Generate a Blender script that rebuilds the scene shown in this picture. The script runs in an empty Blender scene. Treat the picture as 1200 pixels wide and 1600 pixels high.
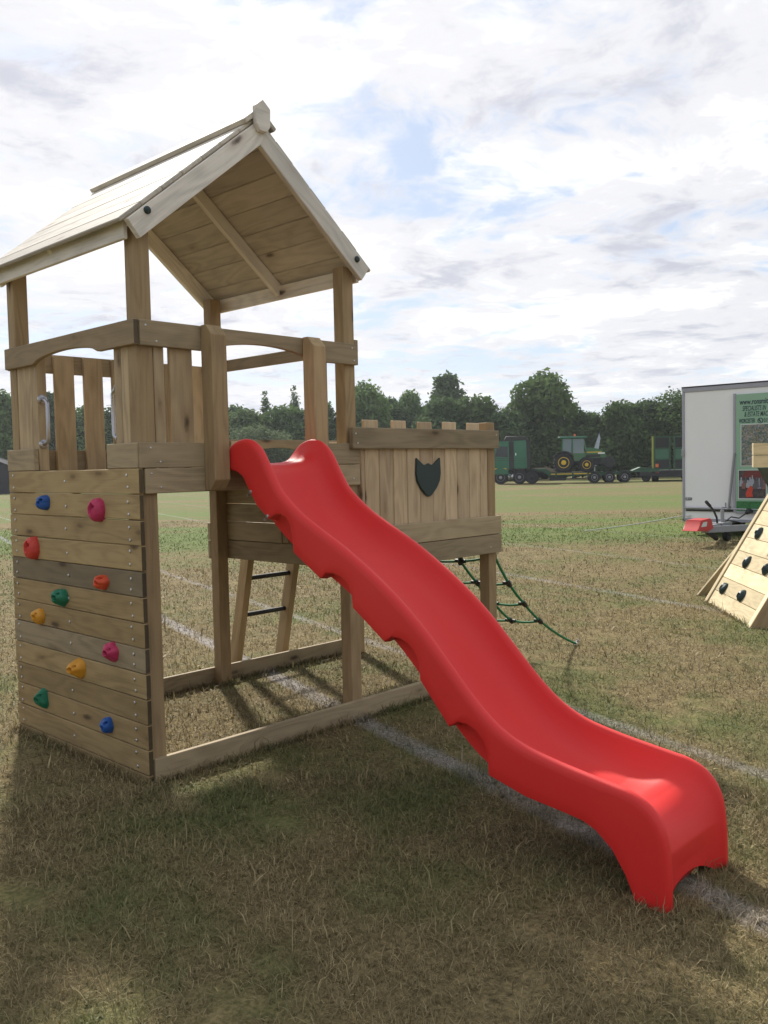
import bpy, bmesh, math, random
import numpy as np
from mathutils import Vector, Matrix, noise
R_ = math.radians
scene = bpy.context.scene
COL = scene.collection
random.seed(7)
rng = np.random.default_rng(11)

# ------------------------------------------------------------------ camera
cam_d = bpy.data.cameras.new('camera')
cam = bpy.data.objects.new('camera', cam_d); COL.objects.link(cam)
scene.camera = cam
F_PX = 1385.93
cam_d.sensor_fit = 'HORIZONTAL'
cam_d.sensor_width = 36.0
cam_d.lens = 36.0 * F_PX / 1200.0
cam_d.clip_start = 0.05
cam_d.clip_end = 6000
CAM = Vector((-2.2096, -3.6564, 1.4705))
CR = Vector((0.688958, -0.724488, -0.021315)).normalized()
CF = Vector((0.722881, 0.688975, -0.052494)).normalized()
CU = CR.cross(CF).normalized(); CR = CF.cross(CU).normalized()
m = Matrix.Identity(4)
for r in range(3):
    m[r][0] = CR[r]; m[r][1] = CU[r]; m[r][2] = -CF[r]; m[r][3] = CAM[r]
cam.matrix_world = m
scene.render.resolution_x = 768; scene.render.resolution_y = 1024

# ------------------------------------------------------------------ light
SUN_AZ, SUN_EL = R_(63), R_(36)          # direction TO the sun
SUN = Vector((math.cos(SUN_AZ) * math.cos(SUN_EL), math.sin(SUN_AZ) * math.cos(SUN_EL), math.sin(SUN_EL)))
sd = bpy.data.lights.new('sun', 'SUN'); sd.energy = 5.0; sd.angle = R_(3.5); sd.color = (1.0, 0.94, 0.85)
so = bpy.data.objects.new('sun', sd); COL.objects.link(so)
so.rotation_euler = SUN.to_track_quat('Z', 'Y').to_euler()
so.location = (20, 30, 40)

world = bpy.data.worlds.new('World'); scene.world = world; world.use_nodes = True
vs = scene.view_settings
vs.view_transform = 'Standard'; vs.look = 'None'; vs.exposure = 0.34; vs.gamma = 1.0; vs.use_curve_mapping = False


class NT:
    """small node-tree helper"""
    def __init__(s, tree):
        s.t = tree; s.n = tree.nodes; s.l = tree.links
    def add(s, typ, **kw):
        n = s.n.new(typ)
        for k, v in kw.items():
            setattr(n, k, v)
        return n
    def put(s, sock, v):
        if v is None: return
        if isinstance(v, bpy.types.NodeSocket): s.l.new(v, sock)
        else:
            if sock.type == 'RGBA' and hasattr(v, '__len__') and len(v) == 3: v = tuple(v) + (1.0,)
            sock.default_value = v
    def math(s, op, a, b=None, c=None, clamp=False):
        n = s.add('ShaderNodeMath', operation=op); n.use_clamp = clamp
        s.put(n.inputs[0], a); s.put(n.inputs[1], b); s.put(n.inputs[2], c)
        return n.outputs[0]
    def vmath(s, op, a, b=None):
        n = s.add('ShaderNodeVectorMath', operation=op)
        s.put(n.inputs[0], a); s.put(n.inputs[1], b)
        return n.outputs['Value'] if op in ('DOT_PRODUCT', 'LENGTH', 'DISTANCE') else n.outputs[0]
    def mix(s, fac, a, b, blend='MIX'):
        n = s.add('ShaderNodeMix', data_type='RGBA', blend_type=blend); n.clamp_factor = True
        s.put(n.inputs[0], fac); s.put(n.inputs[6], a); s.put(n.inputs[7], b)
        return n.outputs[2]
    def noise(s, vec, scale=1.0, detail=4.0, rough=0.55, dist=0.0):
        n = s.add('ShaderNodeTexNoise'); s.put(n.inputs['Vector'], vec)
        n.inputs['Scale'].default_value = scale; n.inputs['Detail'].default_value = detail
        n.inputs['Roughness'].default_value = rough; n.inputs['Distortion'].default_value = dist
        return n.outputs[0], n.outputs[1]
    def ramp(s, fac, stops, interp='LINEAR'):
        n = s.add('ShaderNodeValToRGB'); n.color_ramp.interpolation = interp
        e = n.color_ramp.elements
        while len(e) < len(stops): e.new(0.5)
        for i, (p, c) in enumerate(stops):
            e[i].position = p
            e[i].color = (c, c, c, 1) if not hasattr(c, '__len__') else (tuple(c) + (1,) if len(c) == 3 else c)
        s.put(n.inputs[0], fac)
        return n.outputs[0]
    def smooth(s, v, a, b):
        n = s.add('ShaderNodeMapRange', interpolation_type='SMOOTHSTEP')
        s.put(n.inputs[0], v); n.inputs[1].default_value = a; n.inputs[2].default_value = b
        return n.outputs[0]
    def comb(s, x, y, z):
        n = s.add('ShaderNodeCombineXYZ')
        s.put(n.inputs[0], x); s.put(n.inputs[1], y); s.put(n.inputs[2], z)
        return n.outputs[0]
    def sep(s, v):
        n = s.add('ShaderNodeSeparateXYZ'); s.put(n.inputs[0], v); return n.outputs


def build_world():
    t = NT(world.node_tree); t.n.clear()
    out = t.add('ShaderNodeOutputWorld'); bg = t.add('ShaderNodeBackground')
    sky = t.add('ShaderNodeTexSky', sky_type='NISHITA')
    sky.sun_disc = False; sky.sun_elevation = SUN_EL
    sky.sun_rotation = math.pi / 2 - SUN_AZ
    sky.air_density = 1.0; sky.dust_density = 0.6; sky.ozone_density = 1.2
    geo = t.add('ShaderNodeTexCoord')
    d = t.vmath('NORMALIZE', geo.outputs['Generated'])
    sx, sy, sz = t.sep(d)
    zz = t.math('MAXIMUM', t.math('ADD', sz, 0.10), 0.03)
    p = t.comb(t.math('DIVIDE', sx, zz), t.math('DIVIDE', sy, zz), 0.0)
    warp = t.vmath('SCALE', t.vmath('SUBTRACT', t.noise(p, 1.3, 3)[1], (0.5, 0.5, 0.5)), None)
    warp.node.inputs['Scale'].default_value = 0.5
    p2 = t.vmath('ADD', p, warp)
    n1 = t.noise(t.vmath('ADD', p2, (3.1, 7.7, 0.0)), 1.0, 8, 0.60)[0]      # cover
    n2 = t.noise(t.vmath('ADD', p2, (11.3, 2.2, 5.0)), 1.9, 9, 0.62)[0]      # thickness
    n3 = t.noise(t.vmath('ADD', p2, (1.3, 9.2, 2.0)), 5.5, 8, 0.64)[0]       # small billows
    cov = t.smooth(t.math('ADD', n1, t.math('MULTIPLY', t.math('SUBTRACT', n3, 0.5), 0.40)), 0.37, 0.52)
    k = t.math('ADD', n2, t.math('MULTIPLY', t.math('SUBTRACT', n3, 0.5), 0.55))
    ang = t.vmath('DOT_PRODUCT', d, tuple(SUN))
    near = t.smooth(ang, 0.30, 0.98)                       # clouds scatter forward: brighter round the sun
    bright = t.mix(near, (8.5, 8.6, 8.7), (10.3, 10.2, 10.0))
    mid = t.mix(near, (6.9, 7.05, 7.5), (8.5, 8.5, 8.8))
    dark = t.mix(near, (4.5, 4.8, 5.6), (6.1, 6.2, 7.0))
    cloud = t.mix(t.smooth(k, 0.38, 0.50), bright, mid)
    cloud = t.mix(t.smooth(k, 0.52, 0.72), cloud, dark)
    blue = t.mix(0.62, sky.outputs[0], (6.0, 7.0, 8.9))     # thin high veil over the blue
    col = t.mix(cov, blue, cloud)
    hz = t.smooth(sz, 0.16, 0.0)
    col = t.mix(t.math('MULTIPLY', hz, 0.40), col, (7.9, 8.2, 8.7))
    t.put(bg.inputs[0], col); bg.inputs[1].default_value = 0.088
    t.l.new(bg.outputs[0], out.inputs[0])


build_world()

# ------------------------------------------------------------------ materials
MATS = {}


def new_mat(name):
    mt = bpy.data.materials.new(name); mt.use_nodes = True
    t = NT(mt.node_tree); t.n.clear()
    out = t.add('ShaderNodeOutputMaterial'); b = t.add('ShaderNodeBsdfPrincipled')
    t.l.new(b.outputs[0], out.inputs[0])
    MATS[name] = mt
    return mt, t, b


def bump(t, b, h, strength=0.3, dist=0.01):
    n = t.add('ShaderNodeBump'); n.inputs['Strength'].default_value = strength; n.inputs['Distance'].default_value = dist
    t.put(n.inputs['Height'], h); t.l.new(n.outputs[0], b.inputs['Normal'])


def wood(name, base, alt, knot=0.5, rough=0.75, end=1.0):
    mt, t, b = new_mat(name)
    tc = t.add('ShaderNodeTexCoord'); oi = t.add('ShaderNodeObjectInfo')
    rnd = oi.outputs['Random']
    off = t.comb(t.math('MULTIPLY', rnd, 37.0), t.math('MULTIPLY', rnd, 91.0), t.math('MULTIPLY', rnd, 17.0))
    v = t.vmath('ADD', tc.outputs['Object'], off)
    # growth rings seen on a flat-sawn board
    low = t.noise(t.vmath('MULTIPLY', v, (1.1, 6.0, 6.0)), 1.0, 2, 0.5)[0]
    ring = t.math('SINE', t.math('MULTIPLY', low, 62.0))
    fine = t.noise(t.vmath('MULTIPLY', v, (4.0, 210.0, 210.0)), 1.0, 3, 0.6)[0]
    blot = t.noise(t.vmath('MULTIPLY', v, (2.2, 7.0, 7.0)), 1.0, 4, 0.6)[0]
    g = t.math('ADD', t.math('MULTIPLY', ring, 0.10), t.math('MULTIPLY', t.math('SUBTRACT', fine, 0.5), 0.55))
    g = t.math('ADD', g, t.math('MULTIPLY', t.math('SUBTRACT', blot, 0.5), 0.9))
    c = t.mix(t.smooth(t.math('ADD', g, t.math('MULTIPLY', t.math('SUBTRACT', rnd, 0.5), 0.9)), -0.55, 0.55), base, alt)
    # board to board tone
    val = t.math('ADD', 0.82, t.math('MULTIPLY', t.math('FRACT', t.math('MULTIPLY', rnd, 7.31)), 0.34))
    c = t.mix(1.0, c, t.comb(val, val, val), 'MULTIPLY')
    c = t.mix(1.0, c, t.ramp(t.math('ADD', 0.5, g), [(0.1, 0.72), (0.5, 1.0), (0.9, 1.12)]), 'MULTIPLY')
    # knots
    vo = t.add('ShaderNodeTexVoronoi', feature='F1')
    wv = t.vmath('ADD', t.vmath('MULTIPLY', v, (3.6, 10.0, 10.0)), t.vmath('SCALE', t.noise(v, 25.0, 2)[1], None))
    vo.inputs['Scale'].default_value = 1.0
    for n in t.n:
        if n.type == 'VECT_MATH' and n.operation == 'SCALE': n.inputs['Scale'].default_value = 0.12
    t.put(vo.inputs['Vector'], wv)
    sel = t.math('GREATER_THAN', t.sep(vo.outputs['Color'])[0], 1.0 - 0.42 * knot)
    kd = t.math('MULTIPLY', sel, t.smooth(vo.outputs['Distance'], 0.22, 0.06))
    halo = t.math('MULTIPLY', sel, t.smooth(vo.outputs['Distance'], 0.48, 0.10))
    c = t.mix(t.math('MULTIPLY', halo, 0.40), c, (base[0] * 0.62, base[1] * 0.5, base[2] * 0.42))
    c = t.mix(t.math('MULTIPLY', kd, 0.85), c, (0.055, 0.036, 0.022))
    if end < 1.0:                           # end grain soaks up the preservative and stays dark
        vt = t.add('ShaderNodeVectorTransform', vector_type='NORMAL', convert_from='WORLD', convert_to='OBJECT')
        gm = t.add('ShaderNodeNewGeometry'); t.l.new(gm.outputs['True Normal'], vt.inputs[0])
        ax = t.math('GREATER_THAN', t.math('ABSOLUTE', t.sep(vt.outputs[0])[0]), 0.8)
        c = t.mix(t.math('MULTIPLY', ax, 1.0 - end), c, (0.030, 0.024, 0.016))
    t.put(b.inputs['Base Color'], c); b.inputs['Roughness'].default_value = rough
    b.inputs['Specular IOR Level'].default_value = 0.3
    bump(t, b, t.math('ADD', t.math('MULTIPLY', fine, 0.7), t.math('MULTIPLY', ring, 0.15)), 0.35, 0.003)
    return mt


W_WALL = wood('timber_wall', (0.275, 0.192, 0.088), (0.355, 0.258, 0.124), 0.7, end=0.18)
W_WALLG = wood('timber_wall_grey', (0.212, 0.166, 0.100), (0.285, 0.222, 0.134), 0.6, end=0.2)
W_RAIL = wood('timber_arch_rail', (0.325, 0.240, 0.138), (0.42, 0.318, 0.186), 0.45, end=0.3)
W_GREY = wood('timber_rail', (0.272, 0.213, 0.128), (0.362, 0.284, 0.172), 0.65)
W_POST = wood('timber_post', (0.325, 0.226, 0.118), (0.410, 0.295, 0.158), 0.30)
W_SLAT = wood('timber_slat', (0.345, 0.257, 0.150), (0.440, 0.336, 0.200), 0.8)
W_CASTLE = wood('timber_castle', (0.455, 0.337, 0.205), (0.55, 0.420, 0.265), 0.85)
W_ROOF = wood('timber_roof', (0.66, 0.62, 0.55), (0.76, 0.72, 0.64), 0.7)  # paler and greyer: veil of lens glare put into the timber colour
W_SHEET = wood('timber_roof_board', (0.45, 0.41, 0.345), (0.55, 0.505, 0.43), 0.55)  # pale boards, with some glare veil mixed into the colour
W_PALE = wood('timber_pale', (0.56, 0.46, 0.27), (0.68, 0.57, 0.36), 0.45)


def plain(name, col, rough=0.5, metal=0.0, var=0.12, scale=6.0, bmp=0.0, spec=0.5, coat=0.0):
    mt, t, b = new_mat(name)
    tc = t.add('ShaderNodeTexCoord')
    n = t.noise(tc.outputs['Object'], scale, 5, 0.6)[0]
    lo = tuple(c * (1 - var) for c in col); hi = tuple(min(1, c * (1 + var)) for c in col)
    t.put(b.inputs['Base Color'], t.mix(n, lo, hi))
    b.inputs['Metallic'].default_value = metal
    t.put(b.inputs['Roughness'], t.math('ADD', rough - 0.06, t.math('MULTIPLY', n, 0.12)))
    b.inputs['Specular IOR Level'].default_value = spec
    if coat: b.inputs['Coat Weight'].default_value = coat
    if bmp: bump(t, b, t.noise(tc.outputs['Object'], scale * 30, 2)[0], bmp, 0.002)
    return mt


def mk_red():
    mt, t, b = new_mat('red_plastic')
    tc = t.add('ShaderNodeTexCoord'); v = tc.outputs['Object']
    n = t.noise(v, 2.5, 5, 0.6)[0]
    st = t.noise(t.vmath('MULTIPLY', v, (160.0, 5.0, 5.0)), 1.0, 4, 0.65)[0]        # scuffs along the chute
    sp = t.noise(v, 70.0, 3, 0.6)[0]
    sc_ = t.math('MULTIPLY', t.smooth(st, 0.60, 0.78), t.smooth(n, 0.40, 0.62))
    c = t.mix(n, (0.63, 0.019, 0.018), (0.72, 0.027, 0.022))
    c = t.mix(t.math('MULTIPLY', sc_, 0.22), c, (0.62, 0.16, 0.14))
    c = t.mix(t.math('MULTIPLY', t.smooth(sp, 0.66, 0.75), 0.25), c, (0.42, 0.05, 0.04))
    t.put(b.inputs['Base Color'], c)
    t.put(b.inputs['Roughness'], t.math('ADD', 0.40, t.math('MULTIPLY', t.math('ADD', n, sc_), 0.14)))
    b.inputs['Specular IOR Level'].default_value = 0.42
    bump(t, b, t.math('ADD', t.noise(v, 240.0, 2)[0], t.math('MULTIPLY', t.noise(v, 6.0, 3)[0], 3.0)), 0.10, 0.003)
    return mt


RED = mk_red()
BLACK = plain('black_plastic', (0.012, 0.013, 0.013), 0.5)
DGREEN = plain('dark_green_plastic', (0.008, 0.026, 0.024), 0.5, bmp=0.2)
ROPE = plain('green_rope', (0.006, 0.16, 0.055), 0.7, scale=60, bmp=0.3)
CHROME = plain('polished_steel', (0.40, 0.40, 0.42), 0.28, 1.0, var=0.04)
STEEL = plain('steel', (0.55, 0.56, 0.58), 0.35, 1.0)
GALV = plain('galvanised', (0.30, 0.31, 0.32), 0.55, 0.6)
H_COL = {'blue': (0.008, 0.075, 0.30), 'pink': (0.47, 0.028, 0.10), 'red': (0.55, 0.045, 0.028), 'orange': (0.62, 0.07, 0.02),
         'green': (0.008, 0.16, 0.085), 'yellow': (0.60, 0.27, 0.015)}
HMAT = {k: plain('hold_' + k, v, 0.55, var=0.15, scale=25, bmp=0.25) for k, v in H_COL.items()}
WHITE_L = plain('white_lens', (0.6, 0.6, 0.58), 0.3)
WHITE = plain('white_panel', (0.80, 0.80, 0.80), 0.45, var=0.04, scale=2)
ALU = plain('grey_trim', (0.33, 0.33, 0.37), 0.45, 0.3)
TYRE = plain('rubber', (0.018, 0.018, 0.019), 0.85, var=0.3)
VGREEN = plain('truck_green', (0.010, 0.125, 0.064), 0.35, var=0.25, scale=1.5, coat=0.3)
TGREEN = plain('tractor_green', (0.014, 0.120, 0.030), 0.35, var=0.2, scale=2, coat=0.3)
LGREEN = plain('trailer_green', (0.02, 0.075, 0.035), 0.6, var=0.3)
YELLOW = plain('yellow_paint', (0.68, 0.45, 0.02), 0.5)
DARK = plain('chassis_black', (0.02, 0.021, 0.022), 0.65, var=0.4)
SHED = plain('dark_shed', (0.022, 0.023, 0.028), 0.75, var=0.3)
SHEDROOF = plain('shed_roof', (0.035, 0.037, 0.044), 0.9, spec=0.1)
DECK = plain('deck_timber', (0.16, 0.13, 0.085), 0.8, var=0.4, scale=3)
LAMP_R = plain('red_lens', (0.50, 0.02, 0.02), 0.3)
ORANGE = plain('orange_lens', (0.75, 0.16, 0.03), 0.35)
SIGN_G = plain('sign_pale_green', (0.25, 0.42, 0.29), 0.45, var=0.04)
SIGN_T = plain('sign_text', (0.012, 0.035, 0.05), 0.5)
GLASS = None


def mk_glass():
    mt, t, b = new_mat('cab_glass')
    b.inputs['Base Color'].default_value = (0.20, 0.27, 0.29, 1)
    b.inputs['Roughness'].default_value = 0.06
    b.inputs['Alpha'].default_value = 0.72
    return mt


GLASS = mk_glass()
GLASS_D = plain('tinted_glass', (0.02, 0.03, 0.032), 0.10, var=0.1)


def photo_mat(name, cols, scale):
    """flat print: a blotchy picture"""
    mt, t, b = new_mat(name)
    tc = t.add('ShaderNodeTexCoord')
    v = t.add('ShaderNodeTexVoronoi'); t.put(v.inputs['Vector'], tc.outputs['Object']); v.inputs['Scale'].default_value = scale
    n = t.noise(tc.outputs['Object'], scale * 0.35, 4, 0.6, 0.8)[0]
    k = t.math('ADD', t.math('MULTIPLY', t.sep(v.outputs['Color'])[0], 0.55), t.math('MULTIPLY', n, 0.5))
    st = [((i + 0.2) / len(cols), c) for i, c in enumerate(cols)]
    t.put(b.inputs['Base Color'], t.ramp(k, st)); b.inputs['Roughness'].default_value = 0.4
    return mt


PH_A = photo_mat('print_workshop', [(0.03, 0.03, 0.03), (0.12, 0.11, 0.09), (0.06, 0.13, 0.09), (0.20, 0.20, 0.22), (0.24, 0.20, 0.10), (0.33, 0.34, 0.40)], 38)
PH_B = photo_mat('print_people', [(0.02, 0.018, 0.02), (0.035, 0.03, 0.03), (0.05, 0.04, 0.045), (0.09, 0.07, 0.06)], 16)
PH_G = photo_mat('print_grass', [(0.01, 0.09, 0.02), (0.02, 0.13, 0.03), (0.03, 0.18, 0.05)], 30)


# ground and grass share one colour recipe so that blades and turf agree
LINES = [(1.37, 0.302, 0.065, 0.80), (2.555, 0.302, 0.050, 0.48), (6.2, 0.357, 0.07, 0.38), (8.9, 0.36, 0.06, 0.22), (12.2, 0.36, 0.05, 0.32)]


def turf_colour(t, pos, tone, thatch):
    x, y, z = t.sep(pos)
    flat = t.comb(x, y, 0.0)
    a = t.noise(flat, 0.55, 4, 0.6)[0]
    b_ = t.noise(t.vmath('ADD', flat, (40.0, 3.0, 0.0)), 1.9, 4, 0.65)[0]
    # distance along the view of the field: broad mown / watered bands
    u = t.math('ADD', t.math('MULTIPLY', x, 0.69), t.math('MULTIPLY', y, -0.725))
    v = t.math('ADD', t.math('MULTIPLY', x, 0.725), t.math('MULTIPLY', y, 0.69))
    far = t.smooth(v, 7.0, 16.0)
    band = t.noise(t.comb(t.math('MULTIPLY', u, 0.035), t.math('MULTIPLY', v, 0.26), 3.0), 1.0, 4, 0.6)[0]
    vj = t.math('ADD', v, t.math('MULTIPLY', t.math('SUBTRACT', t.noise(t.comb(t.math('MULTIPLY', u, 0.12), t.math('MULTIPLY', v, 0.12), 9.0), 1.0, 3)[0], 0.5), 3.0))
    strip = t.math('MULTIPLY', t.smooth(vj, 10.8, 13.6), t.smooth(vj, 16.6, 15.2))
    strip2 = t.math('MULTIPLY', t.smooth(vj, 19.0, 24.0), t.smooth(vj, 46.0, 40.0))
    tan = t.math('MULTIPLY', t.smooth(vj, 15.6, 16.6), t.smooth(vj, 22.5, 19.5))
    patch = t.noise(t.comb(t.math('MULTIPLY', u, 0.22), t.math('MULTIPLY', v, 0.75), 21.0), 1.0, 5, 0.65)[0]
    band = t.math('ADD', band, t.math('MULTIPLY', t.math('SUBTRACT', patch, 0.5), 0.62))
    band = t.math('ADD', t.math('ADD', band, t.math('MULTIPLY', strip, 0.22)), t.math('SUBTRACT', t.math('MULTIPLY', strip2, 0.035), t.math('MULTIPLY', tan, 0.05)))
    near_g = t.math('ADD', t.math('MULTIPLY', a, 0.55), t.math('MULTIPLY', b_, 0.45))
    green = t.math('ADD', t.math('MULTIPLY', near_g, t.math('SUBTRACT', 1.0, far)), t.math('MULTIPLY', t.math('ADD', t.math('MULTIPLY', band, 0.75), t.math('MULTIPLY', b_, 0.25)), far))
    gmask = t.smooth(t.math('SUBTRACT', green, t.math('MULTIPLY', t.math('SUBTRACT', 1.0, far), 0.026)), 0.42, 0.62)
    if thatch:
        straw, straw2, gr = (0.112, 0.089, 0.044), (0.245, 0.192, 0.094), (0.095, 0.122, 0.036)
    else:
        straw, straw2, gr = (0.140, 0.112, 0.056), (0.46, 0.368, 0.196), (0.105, 0.140, 0.045)
    c = t.mix(tone, straw, straw2)
    gsel = t.math('MULTIPLY', gmask, t.math('ADD', 0.50, t.math('MULTIPLY', t.math('SUBTRACT', 1.0, tone), 0.45)))
    c = t.mix(gsel, c, gr)
    # far-off green bands are fresher
    c = t.mix(t.math('MULTIPLY', t.math('MULTIPLY', far, gmask), 0.72), c, (0.118, 0.172, 0.044))
    # lime-painted track lines, broken up by the turf
    ln = t.noise(flat, 9.0, 4, 0.7)[0]
    worn = t.smooth(t.noise(t.vmath('ADD', flat, (5.0, 5.0, 0.0)), 1.3, 4, 0.65)[0], 0.34, 0.62)
    for (x0, k, hw, amt) in LINES:
        dd = t.math('ABSOLUTE', t.math('SUBTRACT', x, t.math('ADD', x0, t.math('MULTIPLY', y, k))))
        dd = t.math('ADD', dd, t.math('MULTIPLY', t.math('SUBTRACT', ln, 0.5), 0.09))
        mk = t.math('MULTIPLY', t.math('MULTIPLY', t.smooth(dd, hw + 0.035, hw - 0.035), amt), t.math('ADD', 0.55, t.math('MULTIPLY', worn, 0.45)))
        mk = t.math('MULTIPLY', mk, t.math('ADD', 0.20, t.math('MULTIPLY', tone, 0.70)))
        c = t.mix(mk, c, (0.46, 0.45, 0.49))
    return c, gmask


def mk_ground():
    mt, t, b = new_mat('turf')
    g = t.add('ShaderNodeNewGeometry'); pos = g.outputs['Position']
    f1 = t.noise(pos, 55.0, 5, 0.7)[0]; f2 = t.noise(pos, 9.0, 5, 0.65)[0]
    tone = t.smooth(t.math('ADD', t.math('MULTIPLY', f1, 0.7), t.math('MULTIPLY', f2, 0.3)), 0.36, 0.64)
    c, gm = turf_colour(t, pos, tone, True)
    sh = t.ramp(t.math('ADD', t.math('MULTIPLY', f1, 0.6), t.math('MULTIPLY', f2, 0.4)), [(0.3, 0.66), (0.55, 1.05), (0.8, 1.25)])
    c = t.mix(1.0, c, sh, 'MULTIPLY')
    t.put(b.inputs['Base Color'], c); b.inputs['Roughness'].default_value = 0.95; b.inputs['Specular IOR Level'].default_value = 0.1
    bump(t, b, t.math('ADD', f1, t.math('MULTIPLY', f2, 2.0)), 0.55, 0.03)
    return mt


def mk_blade():
    mt, t, b = new_mat('grass_blade')
    g = t.add('ShaderNodeNewGeometry'); at = t.add('ShaderNodeAttribute', attribute_name='tone')
    c, gm = turf_colour(t, g.outputs['Position'], at.outputs['Fac'], False)
    t.put(b.inputs['Base Color'], c); b.inputs['Roughness'].default_value = 0.7; b.inputs['Specular IOR Level'].default_value = 0.25
    out = [n for n in t.n if n.type == 'OUTPUT_MATERIAL'][0]
    tr = t.add('ShaderNodeBsdfTranslucent'); t.put(tr.inputs[0], c)
    mx = t.add('ShaderNodeMixShader'); mx.inputs[0].default_value = 0.25
    t.l.new(b.outputs[0], mx.inputs[1]); t.l.new(tr.outputs[0], mx.inputs[2]); t.l.new(mx.outputs[0], out.inputs[0])
    return mt


TURF = mk_ground(); BLADE = mk_blade()


def leaf_mat(name, c0, c1):
    mt, t, b = new_mat(name)
    at = t.add('ShaderNodeAttribute', attribute_name='tone'); oi = t.add('ShaderNodeObjectInfo')
    c = t.mix(at.outputs['Fac'], c0, c1)
    k = t.math('ADD', 0.8, t.math('MULTIPLY', oi.outputs['Random'], 0.4))
    c = t.mix(1.0, c, t.comb(k, k, k), 'MULTIPLY')
    t.put(b.inputs['Base Color'], c); b.inputs['Roughness'].default_value = 0.8; b.inputs['Specular IOR Level'].default_value = 0.06
    out = [n for n in t.n if n.type == 'OUTPUT_MATERIAL'][0]
    tr = t.add('ShaderNodeBsdfTranslucent'); t.put(tr.inputs[0], c)
    mx = t.add('ShaderNodeMixShader'); mx.inputs[0].default_value = 0.30
    t.l.new(b.outputs[0], mx.inputs[1]); t.l.new(tr.outputs[0], mx.inputs[2]); t.l.new(mx.outputs[0], out.inputs[0])
    return mt


LEAF = leaf_mat('foliage', (0.076, 0.130, 0.045), (0.150, 0.220, 0.076))
LEAF_D = leaf_mat('foliage_dark', (0.056, 0.100, 0.043), (0.112, 0.168, 0.066))
LEAF_O = leaf_mat('foliage_olive', (0.100, 0.145, 0.066), (0.175, 0.225, 0.110))
BARK = plain('bark', (0.075, 0.058, 0.042), 0.9, var=0.4)

# ------------------------------------------------------------------ object helpers
WM = {}                                    # world matrices of the parents


def link(o, parent=None, mw=None):
    COL.objects.link(o)
    mw = mw or Matrix.Identity(4)
    o.matrix_world = mw
    WM[o.name] = mw.copy()
    if parent is not None:
        o.parent = parent
        o.matrix_parent_inverse = WM[parent.name].inverted()
        o.matrix_basis = mw
    return o


def tag(o, label=None, cat=None, group=None, kind=None):
    if label: o['label'] = label
    if cat: o['category'] = cat
    if group: o['group'] = group
    if kind: o['kind'] = kind
    return o


def empty(name, label, cat, mw=None, group=None):
    o = bpy.data.objects.new(name, None); o.empty_display_size = 0.2
    link(o, None, mw); return tag(o, label, cat, group)


def mesh_obj(name, me, mat, parent=None, mw=None, smooth=None):
    o = bpy.data.objects.new(name, me)
    for mm in (mat if isinstance(mat, (list, tuple)) else [mat]): me.materials.append(mm)
    if smooth is not None:
        me.shade_smooth()
        if smooth < 180: me.set_sharp_from_angle(angle=R_(smooth))
    return link(o, parent, mw)


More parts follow.
